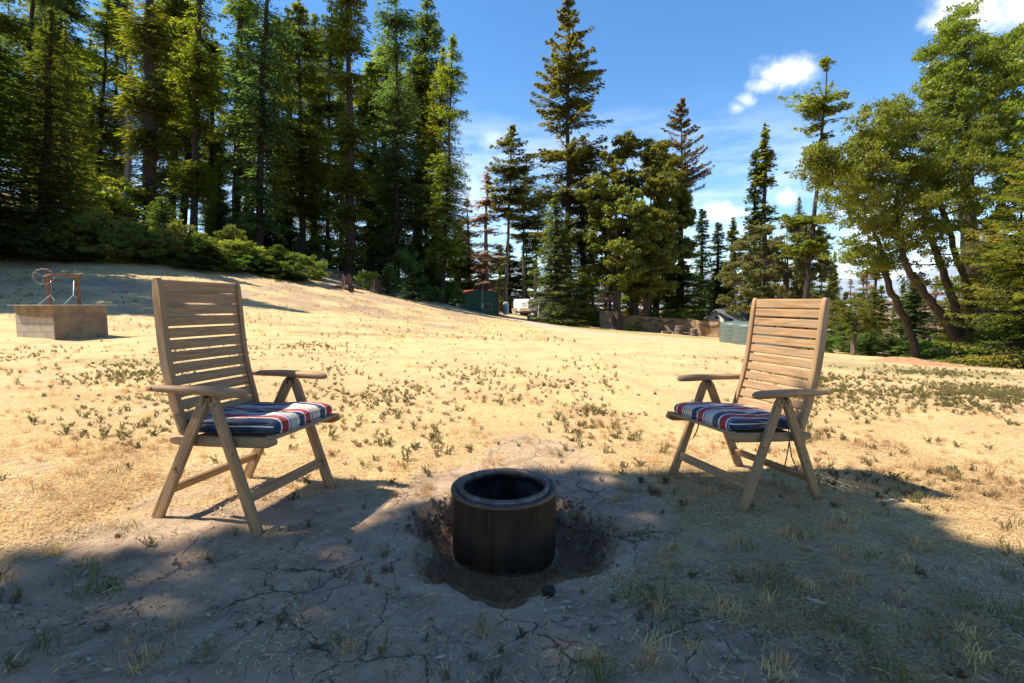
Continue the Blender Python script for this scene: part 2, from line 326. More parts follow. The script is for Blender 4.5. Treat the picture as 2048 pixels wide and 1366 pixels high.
side = N.m('GREATER_THAN', N.m('ABSOLUTE', (s_, 0)), 0.2085)
zs_ = N.ramp(N.m('ADD', N.m('MULTIPLY', (s_, 2), 12.0), 0.5), [(0.0, NAVY), (0.50, WHT), (0.56, NAVY)], 'CONSTANT')
r_ = N.mix(side, r_, N.mix(N.m('GREATER_THAN', (s_, 1), -0.02), NAVY, zs_))
dirtm = N.mix(N.m('MULTIPLY', N.sm(wr, 0.4, 0.7), 0.25), r_, (0.3, 0.26, 0.2))
principled(N, dirtm, 0.85, N.m('ADD', N.m('MULTIPLY', wv, 0.06), wr), 0.006, 1.0); M['stripe'] = m

# drum steel: heat-tinted brown-violet with vertical streaks
m, N = mat('heat_stained_steel'); tc = N.n('ShaderNodeTexCoord')
mp = N.n('ShaderNodeMapping', {0: (tc, 3), 3: (14, 14, 1.2)}); a = N.n('ShaderNodeTexNoise', {0: mp, 'Scale': 1.0, 'Detail': 6.0, 'Roughness': 0.6})
b = N.n('ShaderNodeTexNoise', {0: (tc, 3), 'Scale': 5.0, 'Detail': 5.0}); c = N.n('ShaderNodeTexNoise', {0: (tc, 3), 'Scale': 60.0, 'Detail': 4.0})
col = N.mix(N.sm(a, 0.35, 0.65), (0.11, 0.066, 0.040), (0.18, 0.115, 0.07)); col = N.mix(N.m('MULTIPLY', N.sm(b, 0.45, 0.65), 0.6), col, (0.065, 0.050, 0.055))
col = N.mix(N.m('MULTIPLY', N.sm(c, 0.6, 0.72), 0.5), col, (0.16, 0.08, 0.04))
principled(N, col, N.m('ADD', 0.36, N.m('MULTIPLY', b, 0.25)), c, 0.001, 1.0, Metallic=0.75); M['drum'] = m
m, N = mat('soot_steel'); tc = N.n('ShaderNodeTexCoord'); b = N.n('ShaderNodeTexNoise', {0: (tc, 3), 'Scale': 12.0, 'Detail': 5.0})
principled(N, N.mix(N.sm(b, 0.4, 0.65), (0.02, 0.022, 0.026), (0.08, 0.08, 0.085)), 0.6, b, 0.001, 1.0, Metallic=0.4); M['soot'] = m
m, N = mat('rim_steel'); tc = N.n('ShaderNodeTexCoord'); b = N.n('ShaderNodeTexNoise', {0: (tc, 3), 'Scale': 25.0, 'Detail': 6.0})
principled(N, N.mix(N.sm(b, 0.4, 0.65), (0.085, 0.068, 0.065), (0.16, 0.135, 0.13)), 0.48, b, 0.001, 1.0, Metallic=0.6); M['rim'] = m
# concrete block with mortar joints (coordinates of the wall's own faces through UV)
m, N = mat('concrete_block'); uv = N.n('ShaderNodeUVMap'); tc = N.n('ShaderNodeTexCoord')
br = N.n('ShaderNodeTexBrick', {0: uv, 1: (0.37, 0.32, 0.24, 1), 2: (0.41, 0.355, 0.28, 1), 3: (0.27, 0.235, 0.19, 1), 'Scale': 1.0, 'Mortar Size': 0.007, 'Brick Width': 0.40, 'Row Height': 0.20})
nzc = N.n('ShaderNodeTexNoise', {0: (tc, 3), 'Scale': 5.0, 'Detail': 7.0})
principled(N, N.mix(N.m('MULTIPLY', N.sm(nzc, 0.4, 0.7), 0.4), br, (0.26, 0.20, 0.13)), 0.95, (br, 1), -0.008); M['block'] = m

# ------------------------------------------------------------------ object helpers
def tag(o, label=None, cat=None, group=None, kind=None):
    for k, v in (('label', label), ('category', cat), ('group', group), ('kind', kind)):
        if v: o[k] = v
    return o
def thing(name, label, cat, loc=(0, 0, 0), rz=0.0, group=None, rot=None):
    o = bpy.data.objects.new(name, None); COL.objects.link(o); o.empty_display_size = 0.2
    o.location = loc; o.rotation_euler = rot if rot else (0, 0, rz)
    return tag(o, label, cat, group)
def link(name, me, parent=None):
    o = bpy.data.objects.new(name, me); COL.objects.link(o)
    if parent is not None: o.parent = parent
    return o
class MB:
    def __init__(s): s.v = []; s.f = []; s.uv = []; s.n = 0
    def add(s, V, F, UV=None):
        V = [tuple(map(float, p)) for p in V]
        s.v += V
        for i, f in enumerate(F):
            s.f.append(tuple(int(k) + s.n for k in f))
            s.uv.append(UV[i] if UV is not None else [(0.0, 0.0)] * len(f))
        s.n += len(V)
    def box(s, c, size, R=None, ch=0.0):
        R = np.array(R) if R is not None else np.eye(3)
        hx, hy, hz = [k / 2 for k in size]
        s.sweep([np.array(c) - R[:, 2] * hz, np.array(c) + R[:, 2] * hz], 2 * hx, 2 * hy, R[:, 0], ch)
    def bx(s, x0, x1, y0, y1, z0, z1, ch=0.0):
        s.box(((x0 + x1) / 2, (y0 + y1) / 2, (z0 + z1) / 2), (abs(x1 - x0), abs(y1 - y0), abs(z1 - z0)), None, ch)
    def sweep(s, pts, w, t, side, ch=0.004, caps=True):
        """rounded-rectangle section swept along pts; w along 'side', t across"""
        pts = [np.array(p, float) for p in pts]; n = len(pts)
        ws = w if hasattr(w, '__len__') else [w] * n; ts = t if hasattr(t, '__len__') else [t] * n
        side = np.array(side, float); V = []; ln = 0; L = []
        for i, p in enumerate(pts):
            d = pts[min(i + 1, n - 1)] - pts[max(i - 1, 0)]; d /= np.linalg.norm(d)
            a = side - d * (side @ d); a /= np.linalg.norm(a); b = np.cross(d, a)
            if i: ln += np.linalg.norm(p - pts[i - 1])
            L.append(ln); hw, ht = ws[i] / 2, ts[i] / 2; c = min(ch, hw * .9, ht * .9)
            if c <= 0: sec = [(hw, -ht), (hw, ht), (-hw, ht), (-hw, -ht)]
            else: sec = [(hw, -ht + c), (hw, ht - c), (hw - c, ht), (-hw + c, ht), (-hw, ht - c), (-hw, -ht + c), (-hw + c, -ht), (hw - c, -ht)]
            V += [p + a * x + b * y for x, y in sec]
        k = len(sec); F = []; UV = []
        per = [0]
        for j in range(k):
            q0, q1 = sec[j], sec[(j + 1) % k]; per.append(per[-1] + math.hypot(q1[0] - q0[0], q1[1] - q0[1]))
        for i in range(n - 1):
            for j in range(k):
                j2 = (j + 1) % k
                F.append((i * k + j, i * k + j2, (i + 1) * k + j2, (i + 1) * k + j))
                UV.append([(L[i], per[j]), (L[i], per[j + 1]), (L[i + 1], per[j + 1]), (L[i + 1], per[j])])
        if caps:
            F.append(tuple(range(k))[::-1]); UV.append([(0.001 * x, y) for x, y in sec][::-1])
            F.append(tuple((n - 1) * k + j for j in range(k))); UV.append([(0.001 * x, y) for x, y in sec])
        s.add(V, F, UV)
    def tube(s, pts, r, k=8, caps=True):
        pts = [np.array(p, float) for p in pts]; n = len(pts); rs = r if hasattr(r, '__len__') else [r] * n
        V = []; ref = np.array([0.13, 0.31, 0.94]); 
        for i, p in enumerate(pts):
            d = pts[min(i + 1, n - 1)] - pts[max(i - 1, 0)]; d = d / (np.linalg.norm(d) + 1e-12)
            if abs(d @ ref) > 0.95: ref = np.array([0.94, 0.2, 0.1])
            a = np.cross(d, ref); a /= np.linalg.norm(a); b = np.cross(d, a)
            ref = np.cross(a, d) if False else ref
            for j in range(k):
                t = 2 * math.pi * j / k; V.append(p + (a * math.cos(t) + b * math.sin(t)) * rs[i])
        F = [(i * k + j, i * k + (j + 1) % k, (i + 1) * k + (j + 1) % k, (i + 1) * k + j) for i in range(n - 1) for j in range(k)]
        if caps: F += [tuple(range(k))[::-1], tuple((n - 1) * k + j for j in range(k))]
        s.add(V, F)
    def lathe(s, prof, k=48, c=(0, 0, 0)):
        V = []; n = len(prof)
        for r, z in prof:
            for j in range(k):
                t = 2 * math.pi * j / k; V.append((c[0] + r * math.cos(t), c[1] + r * math.sin(t), c[2] + z))
        F = [(i * k + j, i * k + (j + 1) % k, (i + 1) * k + (j + 1) % k, (i + 1) * k + j) for i in range(n - 1) for j in range(k)]
        if prof[0][0] > 1e-4 and False: pass
        s.add(V, F)
    def build(s, name, m, parent=None, smooth=False, angle=None):
        me = bpy.data.meshes.new(name); me.from_pydata(s.v, [], s.f)
        uvl = me.uv_layers.new(name='UVMap')
        uvl.data.foreach_set('uv', np.array([c for f in s.uv for c in f], dtype=np.float32).ravel())
        me.materials.append(m)
        if smooth or angle: me.polygons.foreach_set('use_smooth', [True] * len(me.polygons))
        if angle: me.set_sharp_from_angle(angle=math.radians(angle))
        me.update(); return link(name, me, parent)
def np_mesh(name, V, F, m, smooth=False):
    V = np.asarray(V, np.float32); F = np.asarray(F, np.int32); k = F.shape[1]
    me = bpy.data.meshes.new(name); me.vertices.add(len(V)); me.vertices.foreach_set('co', V.ravel())
    me.loops.add(F.size); me.loops.foreach_set('vertex_index', F.ravel())
    me.polygons.add(len(F)); me.polygons.foreach_set('loop_start', np.arange(len(F), dtype=np.int32) * k)
    me.materials.append(m)
    me.update(calc_edges=True)
    if smooth: me.polygons.foreach_set('use_smooth', [True] * len(F))
    return me
def Rz(a): return np.array([[math.cos(a), -math.sin(a), 0], [math.sin(a), math.cos(a), 0], [0, 0, 1.0]])

# ------------------------------------------------------------------ the ground sheet
def hot(a0, a1, n): return np.linspace(a0, a1, n)
ang = np.concatenate([hot(-52, 52, 700), hot(52.6, 180, 110)[:-1], hot(-180, -52.6, 110)])
ang = np.sort(ang); rad = np.concatenate([[0.25, 0.5, 0.8], np.geomspace(1.0, 7, 300), np.geomspace(7.05, 120, 260)[0:], np.geomspace(125, 3500, 30)])
AA, RR = np.meshgrid(np.radians(ang), rad); GX = RR * np.sin(AA); GY = RR * np.cos(AA)
GZ = ground_z(GX, GY)
na, nr = len(ang), len(rad)
V = np.stack([GX, GY, GZ], -1).reshape(-1, 3); V = np.vstack([V, [[0, 0, gz(0, 0)]]])
i, j = np.meshgrid(np.arange(nr - 1), np.arange(na), indexing='ij'); j2 = (j + 1) % na
F = np.stack([i * na + j, i * na + j2, (i + 1) * na + j2, (i + 1) * na + j], -1).reshape(-1, 4)[:, ::-1]
Fc = np.array([[len(V) - 1, (k + 1) % na, k, k] for k in range(na)])
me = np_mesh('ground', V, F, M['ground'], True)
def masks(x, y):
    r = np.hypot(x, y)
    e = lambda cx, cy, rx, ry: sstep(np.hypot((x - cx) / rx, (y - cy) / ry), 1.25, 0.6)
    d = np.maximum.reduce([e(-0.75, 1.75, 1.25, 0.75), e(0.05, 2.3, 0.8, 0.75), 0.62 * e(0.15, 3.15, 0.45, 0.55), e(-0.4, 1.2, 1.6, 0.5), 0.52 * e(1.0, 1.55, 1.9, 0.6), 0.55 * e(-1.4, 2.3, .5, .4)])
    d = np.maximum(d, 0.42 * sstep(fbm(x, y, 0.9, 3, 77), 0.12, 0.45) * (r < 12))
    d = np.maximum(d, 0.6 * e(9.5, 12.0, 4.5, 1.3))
    mound = sstep(y, 14, 19) * sstep(x, 3, -4)
    d = np.maximum(d, mound * 0.8 * sstep(fbm(x, y, 0.35, 4, 78), -0.05, 0.4))
    g = np.maximum.reduce([e(-5.2, 15.5, 2.3, .8), e(-2.6, 15.6, 1.4, .6), e(6.5, 40, 8, 4.2), e(12, 38, 8, 3), e(8.3, 8.7, 4, 1.6) * .8, e(6, 9.5, 3, 1.2) * .7, e(-5.6, 7.2, 1.3, .6) * .7, .5 * e(-9, 13, 2.5, .6)])
    uu = CU + FPX * x / np.maximum(y, .5)
    tl = np.interp(uu, [0, 200, 400, 600, 700, 800, 900, 1000, 1060, 1160, 1250, 1440, 1500, 1600, 1700, 1850, 2048], [27, 28.5, 30.5, 34.5, 37.5, 43, 52, 88, 84, 64, 56, 52, 42, 30, 22, 20, 17])
    wild = sstep(y, tl, tl * 1.06 + .4); wild = np.where(y < 5, 0, wild)
    g = np.maximum(g, wild); d = d * (1 - wild)
    pr = pit_r(x, y); s = sstep(pr, 0.45, 0.40) * (0.4 + 0.6 * sstep(vnoise(x, y, 9, 41), -.25, .2))
    return d, g, np.maximum.reduce([s, wild * .62, mound * (.27 + .30 * sstep(fbm(x, y, .5, 4, 88), -.3, .4))])
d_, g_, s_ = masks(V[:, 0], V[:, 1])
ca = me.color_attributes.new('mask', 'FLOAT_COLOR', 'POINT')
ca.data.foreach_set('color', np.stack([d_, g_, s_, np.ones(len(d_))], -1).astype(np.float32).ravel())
tag(link('ground', me), kind='structure')

def strip(name, pts, widths, m, lift=0.02, n=60):
    pts = np.array(pts, float); t = np.linspace(0, len(pts) - 1, n); k = np.arange(len(pts))
    X = np.interp(t, k, pts[:, 0]); Y = np.interp(t, k, pts[:, 1]); W = np.interp(t, k, widths)
    dx, dy = np.gradient(X), np.gradient(Y); l = np.hypot(dx, dy); nx, ny = -dy / l, dx / l
    c = 9; V = []
    for q in range(c):
        o = (q / (c - 1) - .5) * W * (1 + .12 * np.sin(t * 9 + q)); px, py = X + nx * o, Y + ny * o
        V.append(np.stack([px, py, ground_z(px, py) + lift * (1 if 0 < q < c - 1 else -2)], -1))
    V = np.concatenate(V); ii, jj = np.meshgrid(np.arange(c - 1), np.arange(n - 1), indexing='ij')
    F = np.stack([ii * n + jj, ii * n + jj + 1, (ii + 1) * n + jj + 1, (ii + 1) * n + jj], -1).reshape(-1, 4)
    return tag(link(name, np_mesh(name, V, F, m, True)), kind='structure')
strip('driveway', [at(1000, 633, 74)[:2], at(1022, 640, 60)[:2], at(1050, 648, 46)[:2], at(1110, 657, 34)[:2], at(1250, 668, 28)[:2], at(1500, 676, 25)[:2]], [7, 5, 4, 3, 2.4, 2.0], M['drive'])
# bare earth mound by the oaks
c0 = ghit(1868, 731); k = 34
th = np.linspace(0, 2 * np.pi, 48, endpoint=False); rr = np.linspace(0, 1, k)
T, R_ = np.meshgrid(th, rr); X = c0[0] + 1.5 * R_ * np.cos(T) ; Y = c0[1] + 0.6 + 1.1 * R_ * np.sin(T)
Z = ground_z(X, Y) - 0.03 + 0.19 * (1 - sstep(R_, 0, 1)) * (1 + 0.6 * fbm(X, Y, 2.5, 3, 55))
ii, jj = np.meshgrid(np.arange(k - 1), np.arange(48), indexing='ij'); jn = (jj + 1) % 48
me = np_mesh('dirt_mound', np.stack([X, Y, Z], -1).reshape(-1, 3), np.stack([ii * 48 + jj, (ii + 1) * 48 + jj, (ii + 1) * 48 + jn, ii * 48 + jn], -1).reshape(-1, 4),
             simple('orange_earth', (0.40, 0.21, 0.10), 0.95, 0.3, 6, bd=0.02), True)
tag(link('dirt_mound', me), kind='structure')
# far ridge seen through the oaks
xs = np.linspace(-2600, 3600, 120); V = []; 
for t_, yy_ in ((0, 2300), (0.45, 2600), (1, 3000), (1.2, 3400)):
    for x in xs:
        V.append((x, yy_, -40 + t_ * (95 + 130 * (0.5 + vnoise(np.array([x]), np.array([0.0]), 0.0016, 3)[0]) + 30 * vnoise(np.array([x]), np.array([9.0]), 0.006, 4)[0] + 60 * (x > 800))))
n_ = len(xs); F = [(a * n_ + b, a * n_ + b + 1, (a + 1) * n_ + b + 1, (a + 1) * n_ + b) for a in range(3) for b in range(n_ - 1)]
tag(link('far_hills', np_mesh('far_hills', V, F, simple('hazy_wooded_hill', (0.24, 0.29, 0.35), 1.0, 0.2, 0.004), True)), kind='structure')  # pale blue of distant air is put into the hill colour

# ------------------------------------------------------------------ garden chairs
def bolt(B, p, n, r=0.0085, h=0.004):
    p = np.array(p, float); n = np.array(n, float); B.tube([p - n * 0.002, p + n * h * .6, p + n * h], [r, r, r * .6], 12)
def make_chair(name, label, loc, rz, rot):
    t = thing(name, label, 'chair', loc, 0, None, rot)
    m = M['teak']
    # local axes: +y forward, +x to the sitter's right
    for s in (-1, 1):
        B = MB(); x = s * 0.262
        B.sweep([(x, -0.002, 0.577), (x, 0.008, 0.55), (x, 0.196, 0.045), (x, 0.212, 0.0)], 0.024, [0.036, 0.052, 0.056, 0.058], (1, 0, 0), 0.006)
        lg = B.build('leg', m, t, angle=40)
        for q in ((.012, .545), (.105, .345)): Bb = MB(); bolt(Bb, (x + s * 0.012, q[0] - .0, q[1]), (s, 0, 0)); Bb.build('bolt', M['brass'], lg, angle=40)
        B = MB()
        B.sweep([(x, -0.034, 0.577), (x, -0.046, 0.55), (x, -0.30, 0.045), (x, -0.322, 0.0)], 0.024, [0.036, 0.052, 0.056, 0.058], (1, 0, 0), 0.006)
        lg = B.build('leg', m, t, angle=40)
        for q in ((-.05, .545), (-.20, .25)): Bb = MB(); bolt(Bb, (x + s * 0.012, q[0], q[1]), (s, 0, 0)); Bb.build('bolt', M['brass'], lg, angle=40)
        # armrest: paddle shape seen from above, thin, rounded nose
        B = MB(); xa = s * 0.272
        ys = [-0.335, -0.325, -0.26, -0.17, -0.08, 0.02, 0.10, 0.15, 0.176, 0.186]
        wd = [0.020, 0.030, 0.034, 0.044, 0.056, 0.062, 0.062, 0.054, 0.036, 0.016]
        th_ = [0.016, 0.026, 0.030, 0.030, 0.031, 0.032, 0.033, 0.031, 0.026, 0.014]
        zs = [0.598, 0.598, 0.599, 0.601, 0.604, 0.604, 0.603, 0.602, 0.599, 0.597]
        B.sweep([(xa, y, z) for y, z in zip(ys, zs)], wd, th_, (1, 0, 0), 0.008)
        ar = B.build('armrest', m, t, angle=50)
        Bb = MB(); bolt(Bb, (xa + s * 0.016, -0.30, 0.598), (s, 0, 0)); Bb.build('bolt', M['brass'], ar, angle=40)
        B = MB(); B.sweep([(x, -0.035, 0.588), (x, 0.0, 0.588)], 0.016, 0.012, (1, 0, 0), 0.001)
        B.sweep([(x, -0.030, 0.588), (x, -0.036, 0.552)], 0.027, 0.012, (1, 0, 0), 0.001); B.sweep([(x, -0.004, 0.588), (x, 0.0, 0.555)], 0.027, 0.012, (1, 0, 0), 0.001)
        B.build('arm_bracket', M['bracket'], t)
    for y, z in ((0.158, 0.145), (-0.252, 0.14)):
        B = MB(); tilt = 0.36 if y > 0 else -0.5
        d = np.array([0, math.sin(tilt), -math.cos(tilt)])
        B.sweep([(-0.25, y, z), (0.25, y, z)], 0.046, 0.02, d, 0.004); B.build('stretcher', m, t, angle=40)
    # backrest stiles: slanted below, a soft bend, nearly upright above
    prof = [(-0.196, 0.385), (-0.203, 0.405), (-0.232, 0.50), (-0.262, 0.60), (-0.285, 0.70), (-0.298, 0.80), (-0.308, 0.90), (-0.316, 1.0), (-0.320, 1.06), (-0.321, 1.082)]
    pw = [0.030, 0.046, 0.052, 0.054, 0.056, 0.055, 0.054, 0.052, 0.046, 0.028]
    B = MB()
    for s in (-1, 1):
        B = MB(); B.sweep([(s * 0.222, y, z) for y, z in prof], 0.026, pw, (1, 0, 0), 0.006); bk = B.build('backrest_stile', m, t, angle=45)
        Bb = MB(); bolt(Bb, (s * 0.235, -0.205, 0.412), (s, 0, 0)); Bb.build('bolt', M['brass'], bk, angle=40)
    B = MB(); pz = [p[1] for p in prof]; py = [p[0] for p in prof]
    for k in range(12):
        zc = 1.050 - k * 0.0535; hh = 0.053 if k == 0 else 0.0455
        f = lambda z: np.interp(z, pz, py)
        y = f(zc) + 0.004; d = np.array([0, f(zc + .02) - f(zc - .02), 0.04]); d /= np.linalg.norm(d)
        xs_ = np.linspace(-0.21, 0.21, 7)
        B.sweep([(x, y - 0.006 * (1 - (x / .21) ** 2), zc) for x in xs_], hh, 0.014, d, 0.004)
    B.build('backrest_slats', m, t, angle=40)
    # seat frame and seat slats
    for s in (-1, 1):
        B = MB(); B.sweep([(s * 0.232, -0.255, 0.362), (s * 0.232, -0.22, 0.364), (s * 0.232, -0.05, 0.372), (s * 0.232, 0.15, 0.384), (s * 0.232, 0.25, 0.392), (s * 0.232, 0.283, 0.396)],
                0.026, [0.03, 0.044, 0.046, 0.046, 0.044, 0.024], (1, 0, 0), 0.006); B.build('seat_rail', m, t, angle=45)
    B = MB()
    for k in range(8):
        y = 0.262 - k * 0.0575; z = 0.395 + (y - .26) * 0.07
        xe = 0.235 if k == 0 else 0.218
        B.sweep([(x, y, z + (0.018 if k == 0 else 0.008)) for x in (-xe, 0, xe)], 0.044, 0.015, (0, 1, 0.06), 0.005)
    B.build('seat_slats', m, t, angle=40)
    return t
def rounded_box(hx, hy, hz, r, nx, ny, nz_):
    V = []; F = []
    def face(ax, sgn, n1, n2):
        o = len(V); a1, a2 = [a for a in range(3) if a != ax]; h = [hx, hy, hz]
        for i_ in range(n1 + 1):
            for j_ in range(n2 + 1):
                p = [0, 0, 0]; p[ax] = sgn * h[ax]; p[a1] = (2 * i_ / n1 - 1) * h[a1]; p[a2] = (2 * j_ / n2 - 1) * h[a2]
                p = np.array(p); q = np.clip(p, [-hx + r, -hy + r, -hz + r], [hx - r, hy - r, hz - r]); d = p - q; l = np.linalg.norm(d)
                V.append(q + d / l * r)
        for i_ in range(n1):
            for j_ in range(n2):
                q = [o + i_ * (n2 + 1) + j_, o + (i_ + 1) * (n2 + 1) + j_, o + (i_ + 1) * (n2 + 1) + j_ + 1, o + i_ * (n2 + 1) + j_ + 1]
                F.append(q if (sgn > 0) == (ax != 1) else q[::-1])
    for sgn in (-1, 1): face(0, sgn, ny, nz_); face(1, sgn, nx, nz_); face(2, sgn, nx, ny)
    return np.array(V), F
def make_cushion(name, label, loc, rot, seed, tail):
    t = tag(bpy.data.objects.new('tmp', None)); bpy.data.objects.remove(t)
    V, F = rounded_box(0.215, 0.245, 0.029, 0.026, 44, 48, 8)
    x, y, z = V[:, 0].copy(), V[:, 1].copy(), V[:, 2].copy()
    dome = (1 - (x / .215) ** 4) * (1 - (y / .245) ** 4); dome = np.clip(dome, 0, 1)
    top = z > 0
    V[:, 2] += np.where(top, dome * 0.007 + 0.006 * fbm(x + seed, y, 9, 3, seed) * 2 * (0.3 + dome), 0)
    V[:, 2] -= 0.012 * sstep(y, 0.18, 0.26) * 0.6
    V[:, 0] += 0.006 * np.sin(y * 14 + seed) ; V[:, 1] += 0.004 * np.sin(x * 17 + seed * 2)
    B = MB(); B.add(V, F)
    o = B.build(name, M['stripe'], None, smooth=True); 
    o.location = loc; o.rotation_euler = rot
    me_ = o.data
    tag(o, label, 'cushion')
    Bp = MB()
    for zz in (0.021, -0.024):
        pts = [];
        for a in np.linspace(0, 2 * math.pi, 61):
            cx, cy = math.copysign(abs(math.cos(a)) ** .22, math.cos(a)), math.copysign(abs(math.sin(a)) ** .22, math.sin(a))
            pts.append((cx * 0.2135 + 0.006 * math.sin(cy * .245 * 14 + seed), cy * 0.243, zz - 0.007 * float(sstep(cy * .245, .18, .26))))
        Bp.tube(pts, 0.0028, 6, False)
    Bp.build('piping', M['stripe'], o, smooth=True)
    if tail:
        for k, (x0, y0, dx_, dy_, l_) in enumerate(((-0.20, -0.17, -0.02, -0.05, .20), (-0.19, -0.20, 0.0, 0.02, .22), (0.0, 0.235, 0.01, 0.015, .09))):
            B = MB(); B.sweep([(x0, y0, -0.03), (x0 + dx_ * .2, y0 + dy_ * .2, -0.04 - l_ * .3), (x0 + dx_ * .7, y0 + dy_ * .5, -0.04 - l_ * .65), (x0 + dx_ * 1.8, y0 + dy_, -0.04 - l_)], 0.008, 0.002, (0, 1, 0), 0.0005)
            B.build('tie', simple('brown_tape', (0.12, 0.05, 0.035), 0.8) if k == 0 else bpy.data.materials['brown_tape'], o)
    return o
def chair_pose(cx, cy, th, dz):
    tilt = math.atan(0.0203)
    Rg = Matrix.Rotation(tilt, 4, 'Y')            # the lawn falls slightly to the right
    Rh = Matrix.Rotation(th - math.pi / 2, 4, 'Z')
    mt = Rg @ Rh
    g = gz(cx, cy)
    return mt, (cx, cy, max(-0.0203 * cx, g - 0.01) + dz)
for (nm, cx, cy, th, lab, clab, tail) in (
        ('garden_chair', -1.2286, 2.3129, -0.2366, 'weathered teak folding armchair left of the steel fire drum, turned to the right', 'striped red white and navy seat cushion on the left teak chair, plain edge without ties', 0),
        ('garden_chair', 1.2268, 2.6319, -2.7876, 'weathered teak folding armchair right of the steel fire drum, turned to the left', 'striped red white and navy seat cushion with hanging ties on the right teak chair', 1)):
    mt, loc = chair_pose(cx, cy, th, -0.012 if cx < 0 else -0.03)
    e = mt.to_euler()
    c_ = make_chair(nm, lab, loc, 0, tuple(e))
    p = mt @ Vector((0, 0.022, 0.437))
    r2 = (mt @ Matrix.Rotation(0.065, 4, 'X')).to_euler()
    make_cushion('seat_cushion', clab, (loc[0] + p.x, loc[1] + p.y, loc[2] + p.z), tuple(r2), 3 if cx < 0 else 8, tail)

# ------------------------------------------------------------------ steel fire drum in its pit
DC = (-0.036, 2.165)
t = thing('fire_drum', 'open brown steel fire drum sunk in a shallow dug hole between the two chairs', 'fire pit', (DC[0], DC[1], -0.165))
B = MB(); prof = [(0.228, 0.0), (0.232, 0.006), (0.2355, 0.05), (0.2365, 0.30), (0.2395, 0.306), (0.2425, 0.316), (0.2405, 0.3255), (0.236, 0.3275)]
B.lathe(prof, 96); B.build('drum_wall', M['drum'], t, angle=60)
B = MB(); prof = [(0.2358, 0.3276), (0.226, 0.3265), (0.216, 0.318), (0.2105, 0.3165), (0.2075, 0.321), (0.2075, 0.333), (0.204, 0.3385), (0.197, 0.3405), (0.189, 0.337), (0.1845, 0.3285), (0.1835, 0.315), (0.1855, 0.308)]
B.lathe(prof, 96); B.build('drum_rim', M['rim'], t, angle=60)
B = MB(); B.lathe([(0.1858, 0.307), (0.20, 0.285), (0.2255, 0.27), (0.2275, 0.05), (0.224, 0.012), (0.0005, 0.010)], 96); B.build('drum_lining', M['soot'], t, angle=50)
# flue port in the lining, back right
B = MB(); a = math.radians(38); dr = np.array([math.cos(a), math.sin(a), 0]); c_ = dr * 0.2225 + np.array([0, 0, 0.17]); tg = np.array([-dr[1], dr[0], 0])
ring = [c_ + (tg * math.cos(q) + np.array([0, 0, 1]) * math.sin(q)) * 0.068 - dr * (0.03 * math.cos(q) ** 2) * .4 for q in np.linspace(0, 2 * math.pi, 37)]
B.tube(ring, 0.006, 6, False); B.build('port_ring', M['rim'], t, smooth=True)
B = MB(); B.tube([c_ - dr * 0.012, c_ - dr * 0.008], 0.064, 28); B.build('port_plate', M['rust'], t)
B = MB()
for k in range(6):
    a = rng.uniform(0, 6.28); r = rng.uniform(0, .12)
    q = np.array([r * math.cos(a), r * math.sin(a), 0.03]); d = np.array([rng.uniform(-.05, .05), rng.uniform(-.05, .05), rng.uniform(0, .03)])
    B.tube([q - d, q, q + d], [0.012, 0.02, 0.013], 7)
B.build('ash_bed', M['char'], t)
# weld seam on the front
B = MB(); a = math.radians(-104); B.tube([(0.2368 * math.cos(a), 0.2368 * math.sin(a), z) for z in (0.0, 0.1, 0.2, 0.30)], [0.0014] * 4, 5); B.build('weld_seam', M['rim'], t, smooth=True)
# lump of charcoal on the pit's edge
p = ghit(1097, 1188); V, F = rounded_box(0.022, 0.02, 0.017, 0.015, 10, 10, 8); V = V * (1 + 0.5 * fbm(V[:, 0] * 1 + V[:, 2], V[:, 1] - V[:, 2], 60, 3, 4))[:, None]
B = MB(); B.add(V, F); o = B.build('charcoal_lump', M['char'], smooth=True); o.location = p + [0, 0, .012]; tag(o, 'black charcoal lump lying on the near edge of the fire hole', 'charcoal')
# earth clods round the hole
B = MB()
for k in range(900):
    a = rng.uniform(0, 6.28); far = rng.random()
    if math.sin(a) < -.15 and far < .93: continue
    r = rng.normal(0.425, 0.035); x, y = PITC[0] + r * math.cos(a), PITC[1] + r * math.sin(a); s = rng.uniform(0.0025, 0.0055) * (1 if rng.random() < .85 else 2.0)
    V, F = rounded_box(s, s, s * .8, s * .7, 3, 3, 3); V = V * (1 + 1.1 * fbm(V[:, 0] / s + k, V[:, 1] / s + V[:, 2] / s, 1.1, 3, k))[:, None]
    V = V @ Rz(rng.uniform(0, 6)).T; B.add(V + np.array([x, y, gz(x, y) + s * .3]), F)
o = B.build('loose_soil', simple('dark_clods', (0.15, 0.10, 0.075), 0.95, 0.4, 40), smooth=False); tag(o, 'crumbly dark earth clods heaped round the rim of the fire hole', 'soil', kind='stuff')

# ------------------------------------------------------------------ block well with its hoist frame
beta = math.radians(75); C = ghit(111, 680); bd = np.array([math.cos(beta), math.sin(beta)]); ad = np.array([-math.sin(beta), math.cos(beta)])
LA, LB = 1.25, 1.12
t = thing('well', 'square concrete block well with a sheet lid, board cladding and rusty hoist frame', 'well', (C[0], C[1], C[2] - 0.03), beta)   # local x = b, y = a
def wallbox(B, x0, x1, y0, y1, z0, z1):
    P = [(x0, y0), (x1, y0), (x1, y1), (x0, y1)]; d = 0
    for k in range(4):
        a, b = P[k], P[(k + 1) % 4]; l = math.hypot(b[0] - a[0], b[1] - a[1])
        B.add([(*a, z0), (*b, z0), (*b, z1), (*a, z1)], [(0, 1, 2, 3)], [[(d, z0), (d + l, z0), (d + l, z1), (d, z1)]]); d += 0.4 * round(l / 0.4)
    B.add([(*p, z1) for p in P], [(0, 1, 2, 3)])
B = MB(); wallbox(B, 0, LB, 0, LA, -0.2, 0.80); B.build('block_wall', M['block'], t)
